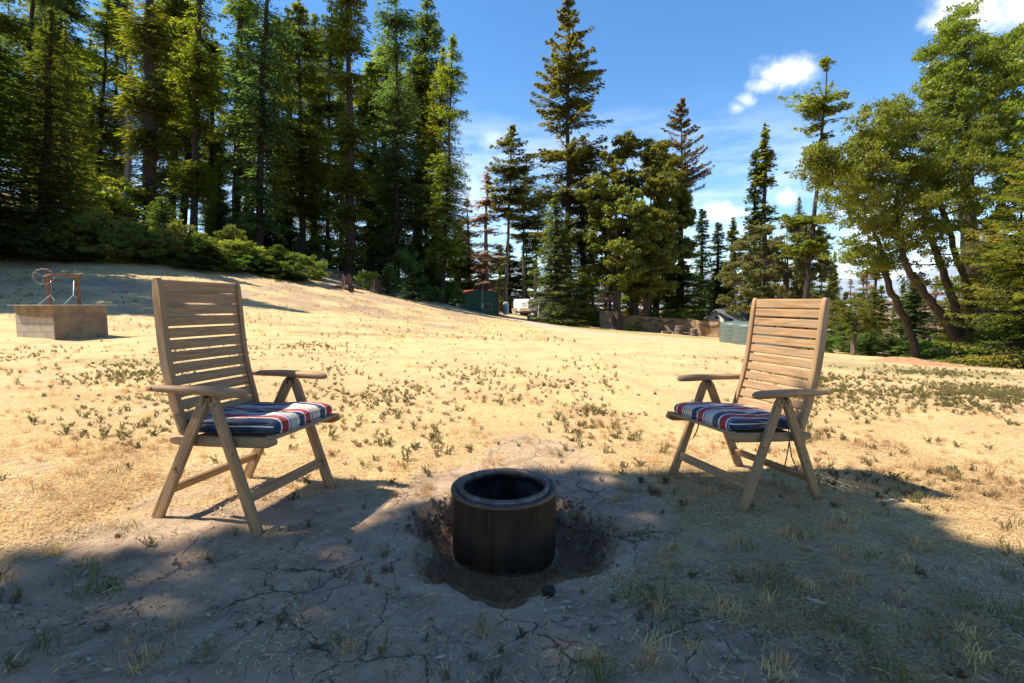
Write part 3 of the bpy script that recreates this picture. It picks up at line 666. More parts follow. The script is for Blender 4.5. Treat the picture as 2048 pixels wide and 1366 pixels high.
B = MB(); pts = [(1.3, .62), (1.27, .60), (0.0, .60), (0, .80), (1.3, .80)]
# curved skirt board over the top of the left face, and cladding sheet on the right face
sk = simple('weathered_board', (0.24, 0.155, 0.07), 0.85, 0.3, 5)
V = []; n_ = 14
for k in range(n_ + 1):
    f = k / n_; y = -0.02 + f * (LA + .03); zb = 0.54 + 0.05 * sstep(f, .3, 1.0) + 0.10 * float(sstep(f, .86, 1.0))
    V += [(-0.02, y, zb), (-0.02, y, 0.815), (-0.004, y, zb), (-0.004, y, 0.815)]
F = []
for k in range(n_):
    a = k * 4; b = a + 4; F += [(a, b, b + 1, a + 1), (a + 2, a + 3, b + 3, b + 2), (a, a + 2, b + 2, b)]
F += [(0, 1, 3, 2), (n_ * 4, n_ * 4 + 2, n_ * 4 + 3, n_ * 4 + 1)]
B.add(V, F); B.build('skirt_board', sk, t)
B = MB(); B.bx(-0.022, LB + .01, -0.028, -0.006, 0.02, 0.815, 0.002); B.build('cladding_sheet', simple('stained_sheet', (0.24, 0.165, 0.09), 0.8, 0.4, 2.6, tint=(0.15, 0.11, 0.075)), t)
B = MB(); B.bx(-0.09, LB + .22, -0.09, LA + .1, 0.82, 0.832, 0.002); B.build('lid', M['galv'], t)
B = MB(); zt = 1.50; xf = 0.30
def wl_(u, v, D):                     # a seen point in the well's own axes
    p = at(u, v, D) - np.array(t.location); return np.array([p[0] * bd[0] + p[1] * bd[1], p[0] * ad[0] + p[1] * ad[1], p[2]])
q1, q2 = wl_(95, 550, 11.85), wl_(154, 549, 12.0); zt = q1[2]; hd = np.array([q2[0] - q1[0], q2[1] - q1[1], 0]); hd /= np.linalg.norm(hd)
for q in (q1, q2): B.sweep([(q[0], q[1], .832), (q[0], q[1], zt - .03)], .07, .06, hd, .003)
B.sweep([np.array([q1[0], q1[1], zt]) - hd * .05, np.array([q2[0], q2[1], zt]) + hd * .08], .06, .06, (0, 0, 1), .003); B.build('hoist_frame', M['rust'], t)
B = MB(); ct = wl_(87, 553, 11.8); ring = []
for a in np.linspace(0, 2 * math.pi, 49): ring.append(ct + (hd * math.cos(a) * .21 + np.array([0, 0, math.sin(a) * .18])) * (1 + 0.05 * math.sin(a * 12)))
B.tube(ring, 0.012, 6, False)
for a in (0.4, 2.5, 4.6): B.tube([ct, ct + hd * math.cos(a) * .20 + np.array([0, 0, math.sin(a) * .17])], 0.01, 6)
B.tube([ct, q1], 0.014, 6); B.build('pulley_wheel', simple('pink_rust', (0.30, 0.20, 0.16), 0.7, 0.5, 30), t, smooth=True)
for (ua, ub) in ((101, 75), (147, 126)):
    B = MB(); B.tube([wl_(ua + 1, 562, 11.9), wl_(ua, 590, 11.85), wl_(ub, 611, 11.5)], 0.011, 6); B.tube([wl_(ua, 590, 11.85), wl_(ua + 8, 600, 12.0)], 0.008, 6); B.build('brace', M['galv'], t, smooth=True)

# ------------------------------------------------------------------ green shed, trailer, covered frame, tank
D = 72; c = at(997, 627, D); g0 = c[2]
def frame2(p0, p1):
    d = np.array([p1[0] - p0[0], p1[1] - p0[1]]); return math.atan2(d[1], d[0]), float(np.hypot(*d))
pL = at(929, 620, 70); rzs, wl = frame2(pL, c)      # local x from the left end of the front wall to the red corner; y goes back
t = thing('shed', 'long green metal shed with rusty red roof edge and corner post', 'shed', (pL[0], pL[1], g0 - .3), rzs)
hw = 3.25; LEN = 12.0
B = MB(); rid = 0.45 * wl
V = [(0, 0, -1), (wl, 0, -1), (wl, 0, hw), (rid, 0, hw + .45), (0, 0, hw - .05), (0, LEN, -1), (wl, LEN, -1), (wl, LEN, hw), (rid, LEN, hw + .45), (0, LEN, hw - .05)]
B.add(V, [(0, 1, 2, 3, 4), (5, 9, 8, 7, 6), (0, 4, 9, 5), (1, 6, 7, 2)])
for k in range(1, 16): x = wl * k / 16; B.bx(x - .02, x + .02, -.035, .0, -1, hw - .05, 0)
for k in range(1, 30): y = LEN * k / 30; B.bx(wl, wl + .035, y - .02, y + .02, 2.3 if 4 < k < 27 else -1, hw - .05, 0)
B.build('wall', M['greenmetal'], t)
B = MB(); B.add([(-.2, -.25, hw - .12), (rid, -.25, hw + .5), (wl + .25, -.25, hw - .02), (-.2, LEN + .2, hw - .12), (rid, LEN + .2, hw + .5), (wl + .25, LEN + .2, hw - .02),
                 (-.2, -.25, hw - .02), (rid, -.25, hw + .6), (wl + .25, -.25, hw + .08), (-.2, LEN + .2, hw - .02), (rid, LEN + .2, hw + .6), (wl + .25, LEN + .2, hw + .08)],
                [(6, 7, 10, 9), (7, 8, 11, 10), (0, 1, 7, 6), (1, 2, 8, 7), (0, 3, 4, 1), (1, 4, 5, 2), (2, 5, 11, 8), (0, 6, 9, 3)]); B.build('roof', M['redmetal'], t)
B = MB(); B.bx(wl - .16, wl + .06, -.09, -.04, -1, hw - .05, .01); B.build('corner_post', M['redmetal'], t)
B = MB(); wx = wl * .69
for (a, b, c1, d1) in ((wx - .45, wx + .55, 1.75, 1.83), (wx - .45, wx + .55, 0.85, 0.93), (wx - .45, wx - .37, .93, 1.75), (wx + .47, wx + .55, .93, 1.75), (wx + .02, wx + .07, .93, 1.75)): B.bx(a, b, -.1, -.045, c1, d1, 0)
f = B.build('window', simple('window_frame', (0.42, 0.32, 0.24), .6), t)
B = MB(); B.bx(wx - .36, wx + .46, -.07, -.05, .94, 1.74); B.build('pane', M['glass'], f)
B = MB(); B.bx(wl - .02, wl + .03, 2.2, LEN - 1, -1, 2.25, 0); B.build('bay_shade_sheet', simple('bay_shade', (0.03, 0.025, 0.02), .9), t)  # dark sheet on the wall, painted as the shade inside the open side
# service pole with meter box
p = at(965, 622, 69.5); t = thing('meter_pole', 'thin pole with a grey meter box against the front of the green shed', 'utility pole', (p[0], p[1], p[2]))
B = MB(); B.tube([(0, 0, -.5), (0, 0, 3.4)], .05, 8); B.build('pole', M['galv'], t, smooth=True); B = MB(); B.bx(-.16, .16, -.2, -.05, .35, 1.05, .01); B.build('meter_box', M['galv'], t)
# white culvert tank
p = at(1012, 628, 74); t = thing('upright_tank', 'pale upright plastic tank standing at the open side of the green shed', 'tank', (p[0], p[1], p[2] - .1))
B = MB(); B.lathe([(0.001, 0), (.42, 0), (.43, .1), (.43, 1.75), (.36, 1.88), (.12, 1.93), (.001, 1.93)], 24); B.build('tank_body', simple('pale_plastic', (.55, .52, .47), .5), t, angle=50)
B = MB(); B.lathe([(.001, 1.93), (.13, 1.93), (.13, 1.98), (.001, 1.98)], 16); B.build('tank_cap', M['dark'], t)
# travel trailer
pf = at(1027, 630, 80); pr = at(1056, 630, 77.7); rzt, wt = frame2(pf, pr); LT = 6.0
t = thing('travel_trailer', 'white travel trailer parked nose towards the field in front of the trees', 'trailer', (pf[0], pf[1], pf[2] + .05), rzt)
B = MB(); z0, z1 = .6, 2.55
sec = [(.28, z0), (0, z0 + .5), (0, z1 - .55), (.16, z1), (LT, z1), (LT, z0)]
V = [(x, y, z) for x in (0, wt) for y, z in sec]; n_ = 6
B.add(V, [tuple(range(6))[::-1], tuple(range(6, 12))] + [(k, (k + 1) % 6, (k + 1) % 6 + 6, k + 6) for k in range(6)]); b_ = B.build('body', M['white'], t)
B = MB(); B.bx(wt + .005, wt + .02, 0.35, LT - .1, z0 + .05, z1 - .1); B.build('side_panel', M['cream'], t)
for (ya, yb, za, zb) in ((1.0, 1.6, 1.35, 1.95), (2.9, 3.6, 1.5, 2.1), (4.3, 5.2, 1.4, 2.0)):
    B = MB(); B.bx(wt + .021, wt + .045, ya, yb, za, zb, .005); B.build('window', M['glass'], t)
B = MB(); B.bx(wt + .021, wt + .04, 2.05, 2.6, .75, 2.15, .005); B.build('door', simple('trailer_door', (.30, .26, .22), .5), t)
B = MB(); B.bx(.1, wt - .1, .3, LT - .2, .32, .6); B.sweep([(.4, .3, .45), (wt / 2, -1.0, .45)], .09, .09, (0, 0, 1), 0); B.sweep([(wt - .4, .3, .45), (wt / 2, -1.0, .45)], .09, .09, (0, 0, 1), 0); B.tube([(wt / 2, -.95, .5), (wt / 2, -.95, -.1)], .04, 8); B.build('chassis', M['dark'], t)
for x in (.18, wt - .18):
    B = MB(); B.tube([(x - .1, LT * .6, .28), (x + .1, LT * .6, .28)], .34, 20); wv_ = B.build('wheel', M['dark'], t); B = MB(); B.tube([(x - .115, LT * .6, .28), (x + .115, LT * .6, .28)], .17, 14); B.build('rim', M['galv'], wv_)
for x in (wt / 2 - .17, wt / 2 + .17):
    B = MB(); B.lathe([(.001, .5), (.13, .52), (.15, .6), (.15, .9), (.1, 1.0), (.03, 1.04), (.001, 1.04)], 14, (x, -.35, 0)); B.build('gas_bottle', M['white'], t, smooth=True)
B = MB(); B.bx(wt / 2 - .3, wt / 2 + .3, 2.6, 3.4, z1, z1 + .22, .05); B.build('roof_vent', M['white'], t)
# tarp-covered frame
p0 = at(1077, 638, 74); p1 = at(1101, 638, 74); rzc, wc = frame2(p0, p1)
V, F = rounded_box(wc / 2, 0.8, 1.35, .1, 22, 16, 26); f_ = fbm(V[:, 0] * 2 + V[:, 1], V[:, 2], 1.1, 4, 3); V[:, 1] += f_ * .22; V[:, 0] += .12 * np.sin(V[:, 2] * 3) * (1 - V[:, 2]) * .3; V[:, 0] *= 1 - .03 * V[:, 2]
t = thing('covered_cabinet', 'tall narrow shape wrapped in creased grey canvas right of the trailer', 'covered cabinet', (p0[0] + wc / 2, p0[1] + .8, p0[2] + 0.0), rzc)
B = MB(); B.add(V + [0, 0, 1.33], F); B.build('canvas_cover', M['canvas'], t, smooth=True)
B = MB(); B.tube([(-wc / 2 - .03, -.84, .5), (0, -.9, .42), (wc / 2 + .03, -.84, .5)], .02, 6); B.build('tie_rope', M['dark'], t)
# firewood rounds
def log_thing(u, v, D, r, l, yaw, lab, grp=None, lie=True, nm='log'):
    p = at(u, v, D); p[2] = gz(p[0], p[1]); t = thing(nm, lab, 'log' if lie else 'stump', tuple(p), yaw, grp)
    B = MB(); k = 18; n_ = 7; pts = [(-l / 2 + l * i_ / (n_ - 1), 0, r * .9) for i_ in range(n_)] if lie else [(0, 0, -.1 + (l + .1) * i_ / (n_ - 1)) for i_ in range(n_)]
    B.tube(pts, [r * (1 + .08 * math.sin(i_ * 2.1 + u)) for i_ in range(n_)], k); B.build('bark', M['barkgrey'], t)
    for s in ((-1, 1) if lie else (1,)):
        B = MB(); q = (lambda e: (s * (l / 2 + e), 0, r * .9)) if lie else (lambda e: (0, 0, l + e)); B.tube([q(0.0), q(.012)], r * .93, k); B.build('cut_end', simple('cut_wood', (.38, .26, .15), .85, .35, 12) if 'cut_wood' not in bpy.data.materials else bpy.data.materials['cut_wood'], t)
    return t
log_thing(1062, 638, 68, .42, .9, 1.2, 'thick sawn log round lying in front of the trailer')
log_thing(1072, 640, 67, .30, 1.3, 0.3, 'darker shorter log lying right of the thick log round')
log_thing(1080, 640, 66.5, .16, 2.0, 0.1, 'thin log lying lowest before the canvas covered shape')
log_thing(1357, 670, 43, .33, .75, 0, 'upright bark stump in front of the cloth fence, left of the pair', None, False, 'stump')
log_thing(1387, 672, 42, .30, .62, 0, 'upright bark stump in front of the cloth fence, right of the pair', None, False, 'stump')
log_thing(1371, 668, 43.4, .13, 2.4, 0.05, 'thin log laid as a bench between the two fence stumps')
log_thing(1337, 670, 44, .15, 1.3, 0.2, 'short low log left of the fence stumps')
# ------------------------------------------------------------------ fences
cloth, N = mat('tan_shade_cloth'); tc = N.n('ShaderNodeTexCoord'); nz = N.n('ShaderNodeTexNoise', {0: (tc, 3), 'Scale': 1.6, 'Detail': 5.0})
principled(N, N.mix(N.sm(nz, .35, .65), (.19, .125, .065), (.29, .20, .11)), .9, nz, .08)
posts = [(1227, 630, 660, 51), (1270, 631, 661, 50), (1309, 634, 664, 49), (1348, 637, 667, 47.5), (1390, 640, 670, 46), (1438, 644, 675, 44)]
PP = [(at(u, vt, D), at(u, vb, D)) for u, vt, vb, D in posts]
lo = PP[0][1]; t = thing('cloth_fence', 'wooden post fence hung with sagging tan shade cloth behind the field', 'fence', tuple(lo))
O = np.array(lo)
for k, (a, b) in enumerate(PP):
    B = MB(); B.sweep([b - O - [0, 0, .5], a - O + [0, 0, .06]], .12, .12, (1, 0, 0), .01); B.build('post', M['brownplank'], t)
for k in range(5):
    (a0, b0), (a1, b1) = PP[k], PP[k + 1]; nu, nv = 40, 18; V = []
    for j in range(nv + 1):
        for i_ in range(nu + 1):
            f, g = i_ / nu, j / nv; T = a0 + (a1 - a0) * f; Bm = b0 + (b1 - b0) * f
            p = T + (Bm - T) * g - O; sag = math.sin(math.pi * f) * .05
            rip = .07 * math.sin(9 * (g + .8 * (f - .5) ** 2 * (1 if k % 2 else 1.5)) + k) * (1 - g * .4) * math.sin(math.pi * f) ** .5 + .05 * float(vnoise(np.array([f * 6 + k * 9]), np.array([g * 5]), 1, 3)[0])
            p = p + np.array([0, -.10 - rip, 0]); p[2] -= sag * (1 - g); V.append(p)
    F = [(j * (nu + 1) + i_, (j + 1) * (nu + 1) + i_, (j + 1) * (nu + 1) + i_ + 1, j * (nu + 1) + i_ + 1) for j in range(nv) for i_ in range(nu)]
    B = MB(); B.add(V, F); B.build('cloth_panel', cloth, t, smooth=True)
    B = MB(); B.sweep([a0 - O - [0, 0, .0], a1 - O - [0, 0, .0]], .05, .09, (0, 0, 1), .005); B.build('top_rail', M['brownplank'], t)
    if k in (1, 2, 4):
        B = MB(); B.tube([(a0 + (a1 - a0) * f - O + [0, -.22, -.15 - .35 * math.sin(math.pi * f)]) for f in np.linspace(.1, .95, 9)], .03, 6); B.build('hanging_hose', M['dark'], t, smooth=True)
def plank_fence(u0, u1, vt, vb, D0, D1, n, m, lab, nm='plank_fence'):
    a, b = at(u0, vb, D0), at(u1, vb, D1); rz_, l = frame2(a, b); h = (vb - vt) / FPX * D0; t = thing(nm, lab, 'fence', tuple(a), rz_)
    B = MB(); s = h / n
    for k in range(n): B.sweep([(0, -.01, s * (k + .5)), (l / 2, -.012, s * (k + .5) + .005), (l, -.01, s * (k + .5))], s * .94, .03, (0, 0, 1), .004)
    B.build('boards', m, t)
    for x in np.linspace(.06, l - .06, max(2, int(l / 2.2) + 1)): B = MB(); B.bx(x - .05, x + .05, .02, .12, -.4, h + .08, .005); B.build('post', M['brownplank'], t)
plank_fence(1199, 1226, 622, 651, 52, 50.4, 9, M['plank'], 'pale silvery plank screen beside the picnic table')
plank_fence(1164, 1198, 621, 645, 58, 56, 8, M['brownplank'], 'brown board fence half hidden by conifer branches left of the silvery screen')
plank_fence(1438, 1462, 646, 676, 44.5, 47, 8, M['brownplank'], 'short brown fence end between the cloth fence and the water tanks')
# house gable beyond the fence
pa = at(1416, 650, 62); pb = at(1452, 650, 60); rzh, wh = frame2(pa, pb); t = thing('house', 'low house with grey shingle roof and pale gable beyond the cloth fence', 'house', tuple(pa), rzh)
z1 = 1.0; pk = 2.0 * 0 + z1 + (650 - 627) / FPX * 61 - .55
B = MB(); B.add([(0, 0, -2), (wh, 0, -2), (wh, 0, z1), (wh * .5, 0, pk), (0, 0, z1), (0, 9, -2), (wh, 9, -2), (wh, 9, z1), (wh * .5, 9, pk), (0, 9, z1)], [(0, 1, 2, 3, 4), (5, 9, 8, 7, 6), (0, 4, 9, 5), (1, 6, 7, 2)]); B.build('wall', M['housewhite'], t)
B = MB(); e = .35; sl_ = (pk - z1) / (wh * .5)
for s in (0, 1):
    xe = -e if s == 0 else wh + e; ze = z1 - sl_ * e
    B.add([(xe, -.4, ze + .03), (wh / 2, -.4, pk + .03), (wh / 2, 9.3, pk + .03), (xe, 9.3, ze + .03), (xe, -.4, ze + .15), (wh / 2, -.4, pk + .15), (wh / 2, 9.3, pk + .15), (xe, 9.3, ze + .15)], [(0, 1, 2, 3), (4, 5, 6, 7), (0, 1, 5, 4), (0, 4, 7, 3), (2, 3, 7, 6)])
B.build('roof', M['roofgrey'], t)
B = MB(); B.bx(wh + .2, wh + 5, 1, 7, -2, z1 - .35); B.build('side_wing', M['housewhite'], t); B = MB(); B.add([(wh + .1, .6, z1 - .35), (wh + 5.3, .6, z1 - .3), (wh + 5.3, 4, z1 + .75), (wh * .6, 4, z1 + .75), (wh + 5.3, 7.4, z1 - .3), (wh + .1, 7.4, z1 - .35)], [(0, 1, 2, 3), (3, 2, 4, 5)]); B.build('wing_roof', M['roofgrey'], t)
B = MB(); B.bx(wh * .5 - .3, wh * .5 + .3, -.04, .0, z1 - .25, z1 + .25, .005); f = B.build('window', M['white'], t); B = MB(); B.bx(wh * .5 - .24, wh * .5 + .24, -.06, -.045, z1 - .19, z1 + .19); B.build('pane', M['glass'], f)
# ------------------------------------------------------------------ water tanks behind the right chair
def tank(uc, vt, vb, D, rpx, lab):
    p = at(uc, vb, D); r = rpx / FPX * D; h = (vb - vt) / FPX * D; t = thing('water_tank', lab, 'water tank', (p[0], p[1], p[2] - .05), rng.uniform(0, 6), 'grey green water tanks in a row')
    prof = [(.001, 0), (r, 0)]; k = 5
    for i_ in range(k):
        z = h * .86 * (i_ + .08) / k; z2 = h * .86 * (i_ + .92) / k; prof += [(r * .995, z), (r, z + .02), (r, z2 - .02), (r * .995, z2)]
    prof += [(r * .99, h * .87), (r * .93, h * .91), (r * .6, h * .965), (r * .25, h * .99), (r * .24, h * .985)]
    B = MB(); B.lathe(prof, 48); B.build('tank_body', M['tank'], t, angle=50)
    B = MB(); B.lathe([(r * .25, h * .975), (r * .25, h * 1.02), (r * .2, h * 1.035), (.001, h * 1.04)], 24); B.build('lid', simple('tank_lid', (.1, .14, .14), .4) if 'tank_lid' not in bpy.data.materials else bpy.data.materials['tank_lid'], t, angle=40)
    B = MB(); B.tube([(r * .98, 0, .18), (r + .12, 0, .18)], .05, 10); B.tube([(r + .1, 0, .18), (r + .1, 0, .02)], .03, 8); B.build('outlet_pipe', M['dark'], t)
tank(1474, 640, 684, 31, 33, 'leftmost grey green water tank, left edge clear of the right chair')
tank(1503, 642, 691, 29, 36, 'second grey green water tank, overlapping the leftmost one')
tank(1556, 656, 697, 27, 48, 'widest and lowest grey green tank, seen through the right chair back slats')
# ------------------------------------------------------------------ picnic table and kettle grill under the trees
p = ghit(1210, 653); rz_ = .15; t = thing('picnic_table', 'dark picnic table with benches in the shade before the silvery screen', 'table', (p[0], p[1], p[2]), rz_)
B = MB()
for k in range(4): B.bx(-.95, .95, -.36 + k * .19, -.36 + k * .19 + .17, .70, .74, .004)
B.build('table_top', M['plank'], t)
for s in (-1, 1):
    B = MB(); B.bx(-.95, .95, s * .72 - .13, s * .72 + .13, .42, .46, .004); B.build('bench', M['plank'], t)
    B = MB(); x = s * .7
    B.sweep([(x, -.15, .7), (x, -.55, 0)], .09, .04, (0, 1, 0), .003); B.sweep([(x + .045, .15, .7), (x + .045, .55, 0)], .09, .04, (0, 1, 0), .003); B.bx(x - .06, x - .02, -.8, .8, .34, .42, 0); B.build('leg_frame', M['plank'], t)
p = ghit(1231, 654); t = thing('kettle_grill', 'black round kettle barbecue on thin legs beside the picnic table', 'grill', (p[0], p[1], p[2]))
B = MB(); B.lathe([(.001, .55), (.16, .58), (.27, .72), (.285, .8)], 28); B.build('bowl', M['dark'], t, smooth=True); B = MB(); B.lathe([(.29, .8), (.27, .92), (.16, 1.03), (.001, 1.07)], 28); l_ = B.build('lid', M['dark'], t, smooth=True)
B = MB(); B.tube([(-.05, 0, 1.07), (-.05, 0, 1.11), (.05, 0, 1.11), (.05, 0, 1.07)], .01, 6); B.build('handle', M['plank'], l_)
for a in (0.3, 2.4, 4.5): B = MB(); B.tube([(.14 * math.cos(a), .14 * math.sin(a), .62), (.27 * math.cos(a), .27 * math.sin(a), 0)], .016, 6); B.build('leg', M['galv'], t)
# burnt stumps on the rise
def rough_stump(u, v, D, r, h, lab, roots=True):
    p = at(u, v, D); p[2] = gz(p[0], p[1]); t = thing('stump', lab, 'stump', tuple(p))
    B = MB(); k = 20; V = []; prof = [(1.35, -.2), (1.1, .05), (.9, .3), (.82, .6), (.85, .85)]
    for r_, z in prof:
        for j in range(k): a = 2 * math.pi * j / k; q = 1 + .16 * math.sin(3 * a + u) + .1 * math.sin(7 * a) ; V.append((r * r_ * q * math.cos(a), r * r_ * q * math.sin(a), z * h + (.25 * h * math.sin(2 * a + u) + .12 * h * math.sin(5 * a) if z > .8 else 0)))
    V.append((0, 0, h * .65)); F = [(i_ * k + j, i_ * k + (j + 1) % k, (i_ + 1) * k + (j + 1) % k, (i_ + 1) * k + j) for i_ in range(4) for j in range(k)] + [(4 * k + j, 4 * k + (j + 1) % k, 5 * k) for j in range(k)]
    B.add(V, F); B.build('stump_wood', barkm, t)
    if roots:
        for a in (-.3, .4, 2.9, -2.6, -1.2):
            B = MB(); L = rng.uniform(2.2, 4.2) * r; B.tube([(math.cos(a) * r * .8, math.sin(a) * r * .8, .18), (math.cos(a) * L * .6, math.sin(a) * L * .6, .14 + rng.uniform(0, .1)), (math.cos(a) * L, math.sin(a) * L, .0)], [.16, .11, .04], 8); B.build('root', barkm, t, smooth=True)
barkm = barkmat('old_stump_wood', (.17, .10, .065), (.06, .038, .028))
rough_stump(694, 577, 35.5, .42, 1.0, 'broken redwood stump with sprawling grey roots on the crest of the rise')
barkm = M['bark']; rough_stump(752, 588, 39, .38, 1.1, 'dark short stump standing right of the rooted stump', False)
# ------------------------------------------------------------------ trees
def cards(P, D, Nn, ln, wd):
    """kite-shaped leaf cards: centre P, direction D, approximate normal Nn"""
    D = D / (np.linalg.norm(D, axis=1, keepdims=True) + 1e-9)
    S = np.cross(D, Nn); S /= (np.linalg.norm(S, axis=1, keepdims=True) + 1e-9)
    ln = ln[:, None]; wd = wd[:, None]
    V = np.stack([P - D * ln * .5, P + S * wd * .5 - D * ln * .05, P + D * ln * .5, P - S * wd * .5 - D * ln * .05], 1)
    n = len(P); return V.reshape(-1, 3), np.arange(n * 4).reshape(n, 4)
def tubes_np(segs, k=5):
    """segs: list of (pts Nx3, radii N)"""
    V = []; F = []; o = 0
    for pts, rs in segs:
        pts = np.asarray(pts, float); n = len(pts); d = np.gradient(pts, axis=0); d /= (np.linalg.norm(d, axis=1, keepdims=True) + 1e-9)
        ref = np.array([.3, .2, 1.0]) if abs(d[0, 2]) < .8 else np.array([1., .3, .1])
        a = np.cross(d, ref); a /= (np.linalg.norm(a, axis=1, keepdims=True) + 1e-9); b = np.cross(d, a)
        th = 2 * np.pi * np.arange(k) / k
        ring = pts[:, None, :] + (a[:, None, :] * np.cos(th)[None, :, None] + b[:, None, :] * np.sin(th)[None, :, None]) * np.asarray(rs)[:, None, None]
        V.append(ring.reshape(-1, 3)); i_, j = np.meshgrid(np.arange(n - 1), np.arange(k), indexing='ij'); j2 = (j + 1) % k
        F.append(np.stack([i_ * k + j, i_ * k + j2, (i_ + 1) * k + j2, (i_ + 1) * k + j], -1).reshape(-1, 4) + o); o += n * k
    return np.concatenate(V), np.concatenate(F)
def conifer(name, seed, H, R0, tr, z0, prof, nb, elev, droop, cpm, cl, cw, bark, leaf, spread=.24, cwid=1.0, stubs=40, hang=.25, clump=0, topless=False, asym=None, upc=0.35):
    """prof(t) gives branch length (m) at relative height t; cpm = cards per metre of branch"""
    g = np.random.default_rng(seed); segs = []
    n = 22; zz = np.linspace(-1.2, H, n); rad = tr * (1 - np.clip(zz / H, 0, 1) * .93) ** .85 * (1 + .35 * np.exp(-np.clip(zz, 0, 9) / .8))
    wob = np.stack([np.cumsum(g.normal(0, .05, n)), np.cumsum(g.normal(0, .05, n)), np.zeros(n)], -1) * (H / 30); wob -= wob[1]
    axis = np.stack([np.zeros(n), np.zeros(n), zz], -1) + wob
    tv = tubes_np([(axis, rad)], 14)
    t = z0 + (1 - z0) * np.sort(g.random(nb)) ** 1.0
    if clump: 
        cz = g.random(clump) * (1 - z0) + z0; t = np.clip(cz[g.integers(0, clump, nb)] + g.normal(0, .008, nb), z0, .995)
    az = g.uniform(0, 2 * np.pi, nb); L = np.array([prof(x) for x in t]) * g.uniform(.55, 1.12, nb)
    if asym is not None: L = L * (1 + asym[0] * np.cos(az - asym[1]))
    L = np.maximum(L, .25); z = t * H; cx = np.interp(z, zz, axis[:, 0]); cy = np.interp(z, zz, axis[:, 1])
    e = elev[0] + (elev[1] - elev[0]) * t + g.normal(0, .10, nb); dr = droop * g.uniform(.6, 1.3, nb)
    for k in range(nb):
        if L[k] < .5: continue
        s = np.linspace(0, .93, 5); x = cx[k] + np.cos(az[k]) * L[k] * s; y = cy[k] + np.sin(az[k]) * L[k] * s; zk = z[k] + L[k] * (e[k] * s - dr[k] * s ** 2 + .12 * s ** 4)
        segs.append((np.stack([x, y, zk], -1), np.linspace(.012 + .014 * L[k], .006, 5)))
    for k in range(stubs):
        zz_ = g.uniform(.06, max(z0, .5)) * H; a = g.uniform(0, 6.28); l = g.uniform(.4, 1.8); s = np.linspace(0, 1, 4)
        segs.append((np.stack([np.cos(a) * l * s, np.sin(a) * l * s, zz_ + l * (.1 * s - .5 * s ** 2)], -1) + [np.interp(zz_, zz, axis[:, 0]), np.interp(zz_, zz, axis[:, 1]), 0], np.linspace(.03, .006, 4)))
    bv = tubes_np(segs, 4) if segs else None
    V = np.vstack([tv[0], bv[0]]) if bv else tv[0]; F = np.vstack([tv[1], bv[1] + len(tv[0])]) if bv else tv[1]
    trunk = np_mesh(name + '_trunk', V, F, bark, True)
    cnt = np.maximum(4, (L * cpm).astype(int)); idx = np.repeat(np.arange(nb), cnt); m_ = len(idx)
    s = g.random(m_) ** .75; l = L[idx]; a = az[idx]
    lat = g.normal(0, 1, m_) * spread * l * (1.05 - s) ** .7 * np.clip(s * 4, .2, 1); lat = np.clip(lat, -.5 * l, .5 * l)
    ca, sa = np.cos(a), np.sin(a)
    zc = z[idx] + l * (e[idx] * s - dr[idx] * s ** 2 + .12 * s ** 4) - np.abs(lat) * hang - g.random(m_) ** 2 * .16 * cl * 4
    P = np.stack([cx[idx] + ca * l * s - sa * lat, cy[idx] + sa * l * s + ca * lat, zc + g.normal(0, cl * .22, m_)], -1)
    sg = np.sign(lat) * g.uniform(.2, 1.2, m_)
    D = np.stack([ca - sa * sg, sa + ca * sg, -.25 - .5 * g.random(m_) + upc * (g.random(m_) - .2)], -1)
    Nn = np.stack([g.normal(0, .35, m_), g.normal(0, .35, m_), np.ones(m_)], -1)
    ln = cl * g.uniform(.5, 1.35, m_); wd = cw * g.uniform(.6, 1.3, m_) * cwid
    V, F = cards(P, D, Nn, ln, wd)
    if not topless:
        q = 40; zt = H - g.random(q) * .05 * H; V2, F2 = cards(np.stack([axis[-1, 0] + g.normal(0, .1, q), axis[-1, 1] + g.normal(0, .1, q), zt], -1), g.normal(0, 1, (q, 3)) + [0, 0, .8], g.normal(0, 1, (q, 3)), np.full(q, cl), np.full(q, cw)); F = np.vstack([F, F2 + len(V)]); V = np.vstack([V, V2])
    crown = np_mesh(name + '_crown', V, F, leaf)
    return dict(trunk=trunk, crown=crown, H=H, R=R0)
def lerp(*kv):
    xs = [k for k, _ in kv]; ys = [v for _, v in kv]; return lambda t: float(np.interp(t, xs, ys))
PR = {}
# fire-recovered redwoods: sleeves of foliage hugging the bole
for q in range(3):
    PR['column%d' % q] = conifer('column_redwood', 10 + q, 36, 1.9, [.46, .34, .30][q], .05 + .03 * q, lerp((0, 1.7), (.3, 2.0), (.7, 2.1), (.9, 1.7), (1, .5)), 900, (-.05, .1), .35, 15, .36, .14, M['bark'], [M['needle'], M['needledark'], M['needle']][q], .30, clump=70, stubs=50)
for q in range(3):
    PR['tall%d' % q] = conifer('tall_redwood', 20 + q, 36, 3.6, .33, .20 - .06 * q, lerp((0, 2.6), (.35, 3.6), (.6, 3.4), (.85, 2.4), (1, .4)), 560, (-.15, .25), .30, 17, .38, .15, M['bark'], [M['needle'], M['needledark'], M['needleblue']][q], .26, clump=46 + 8 * q, stubs=60)
PR['dense0'] = conifer('dense_redwood', 31, 30, 4.0, .5, .0, lerp((0, 4.2), (.2, 4.0), (.5, 3.0), (.8, 1.7), (1, .2)), 900, (-.2, .25), .28, 13, .34, .13, M['bark'], M['needledark'], .26)
PR['dense1'] = conifer('dense_redwood', 32, 30, 4.0, .5, .0, lerp((0, 4.0), (.2, 4.2), (.5, 3.4), (.8, 2.0), (1, .2)), 900, (-.15, .3), .28, 13, .34, .13, M['bark'], M['needle'], .26)
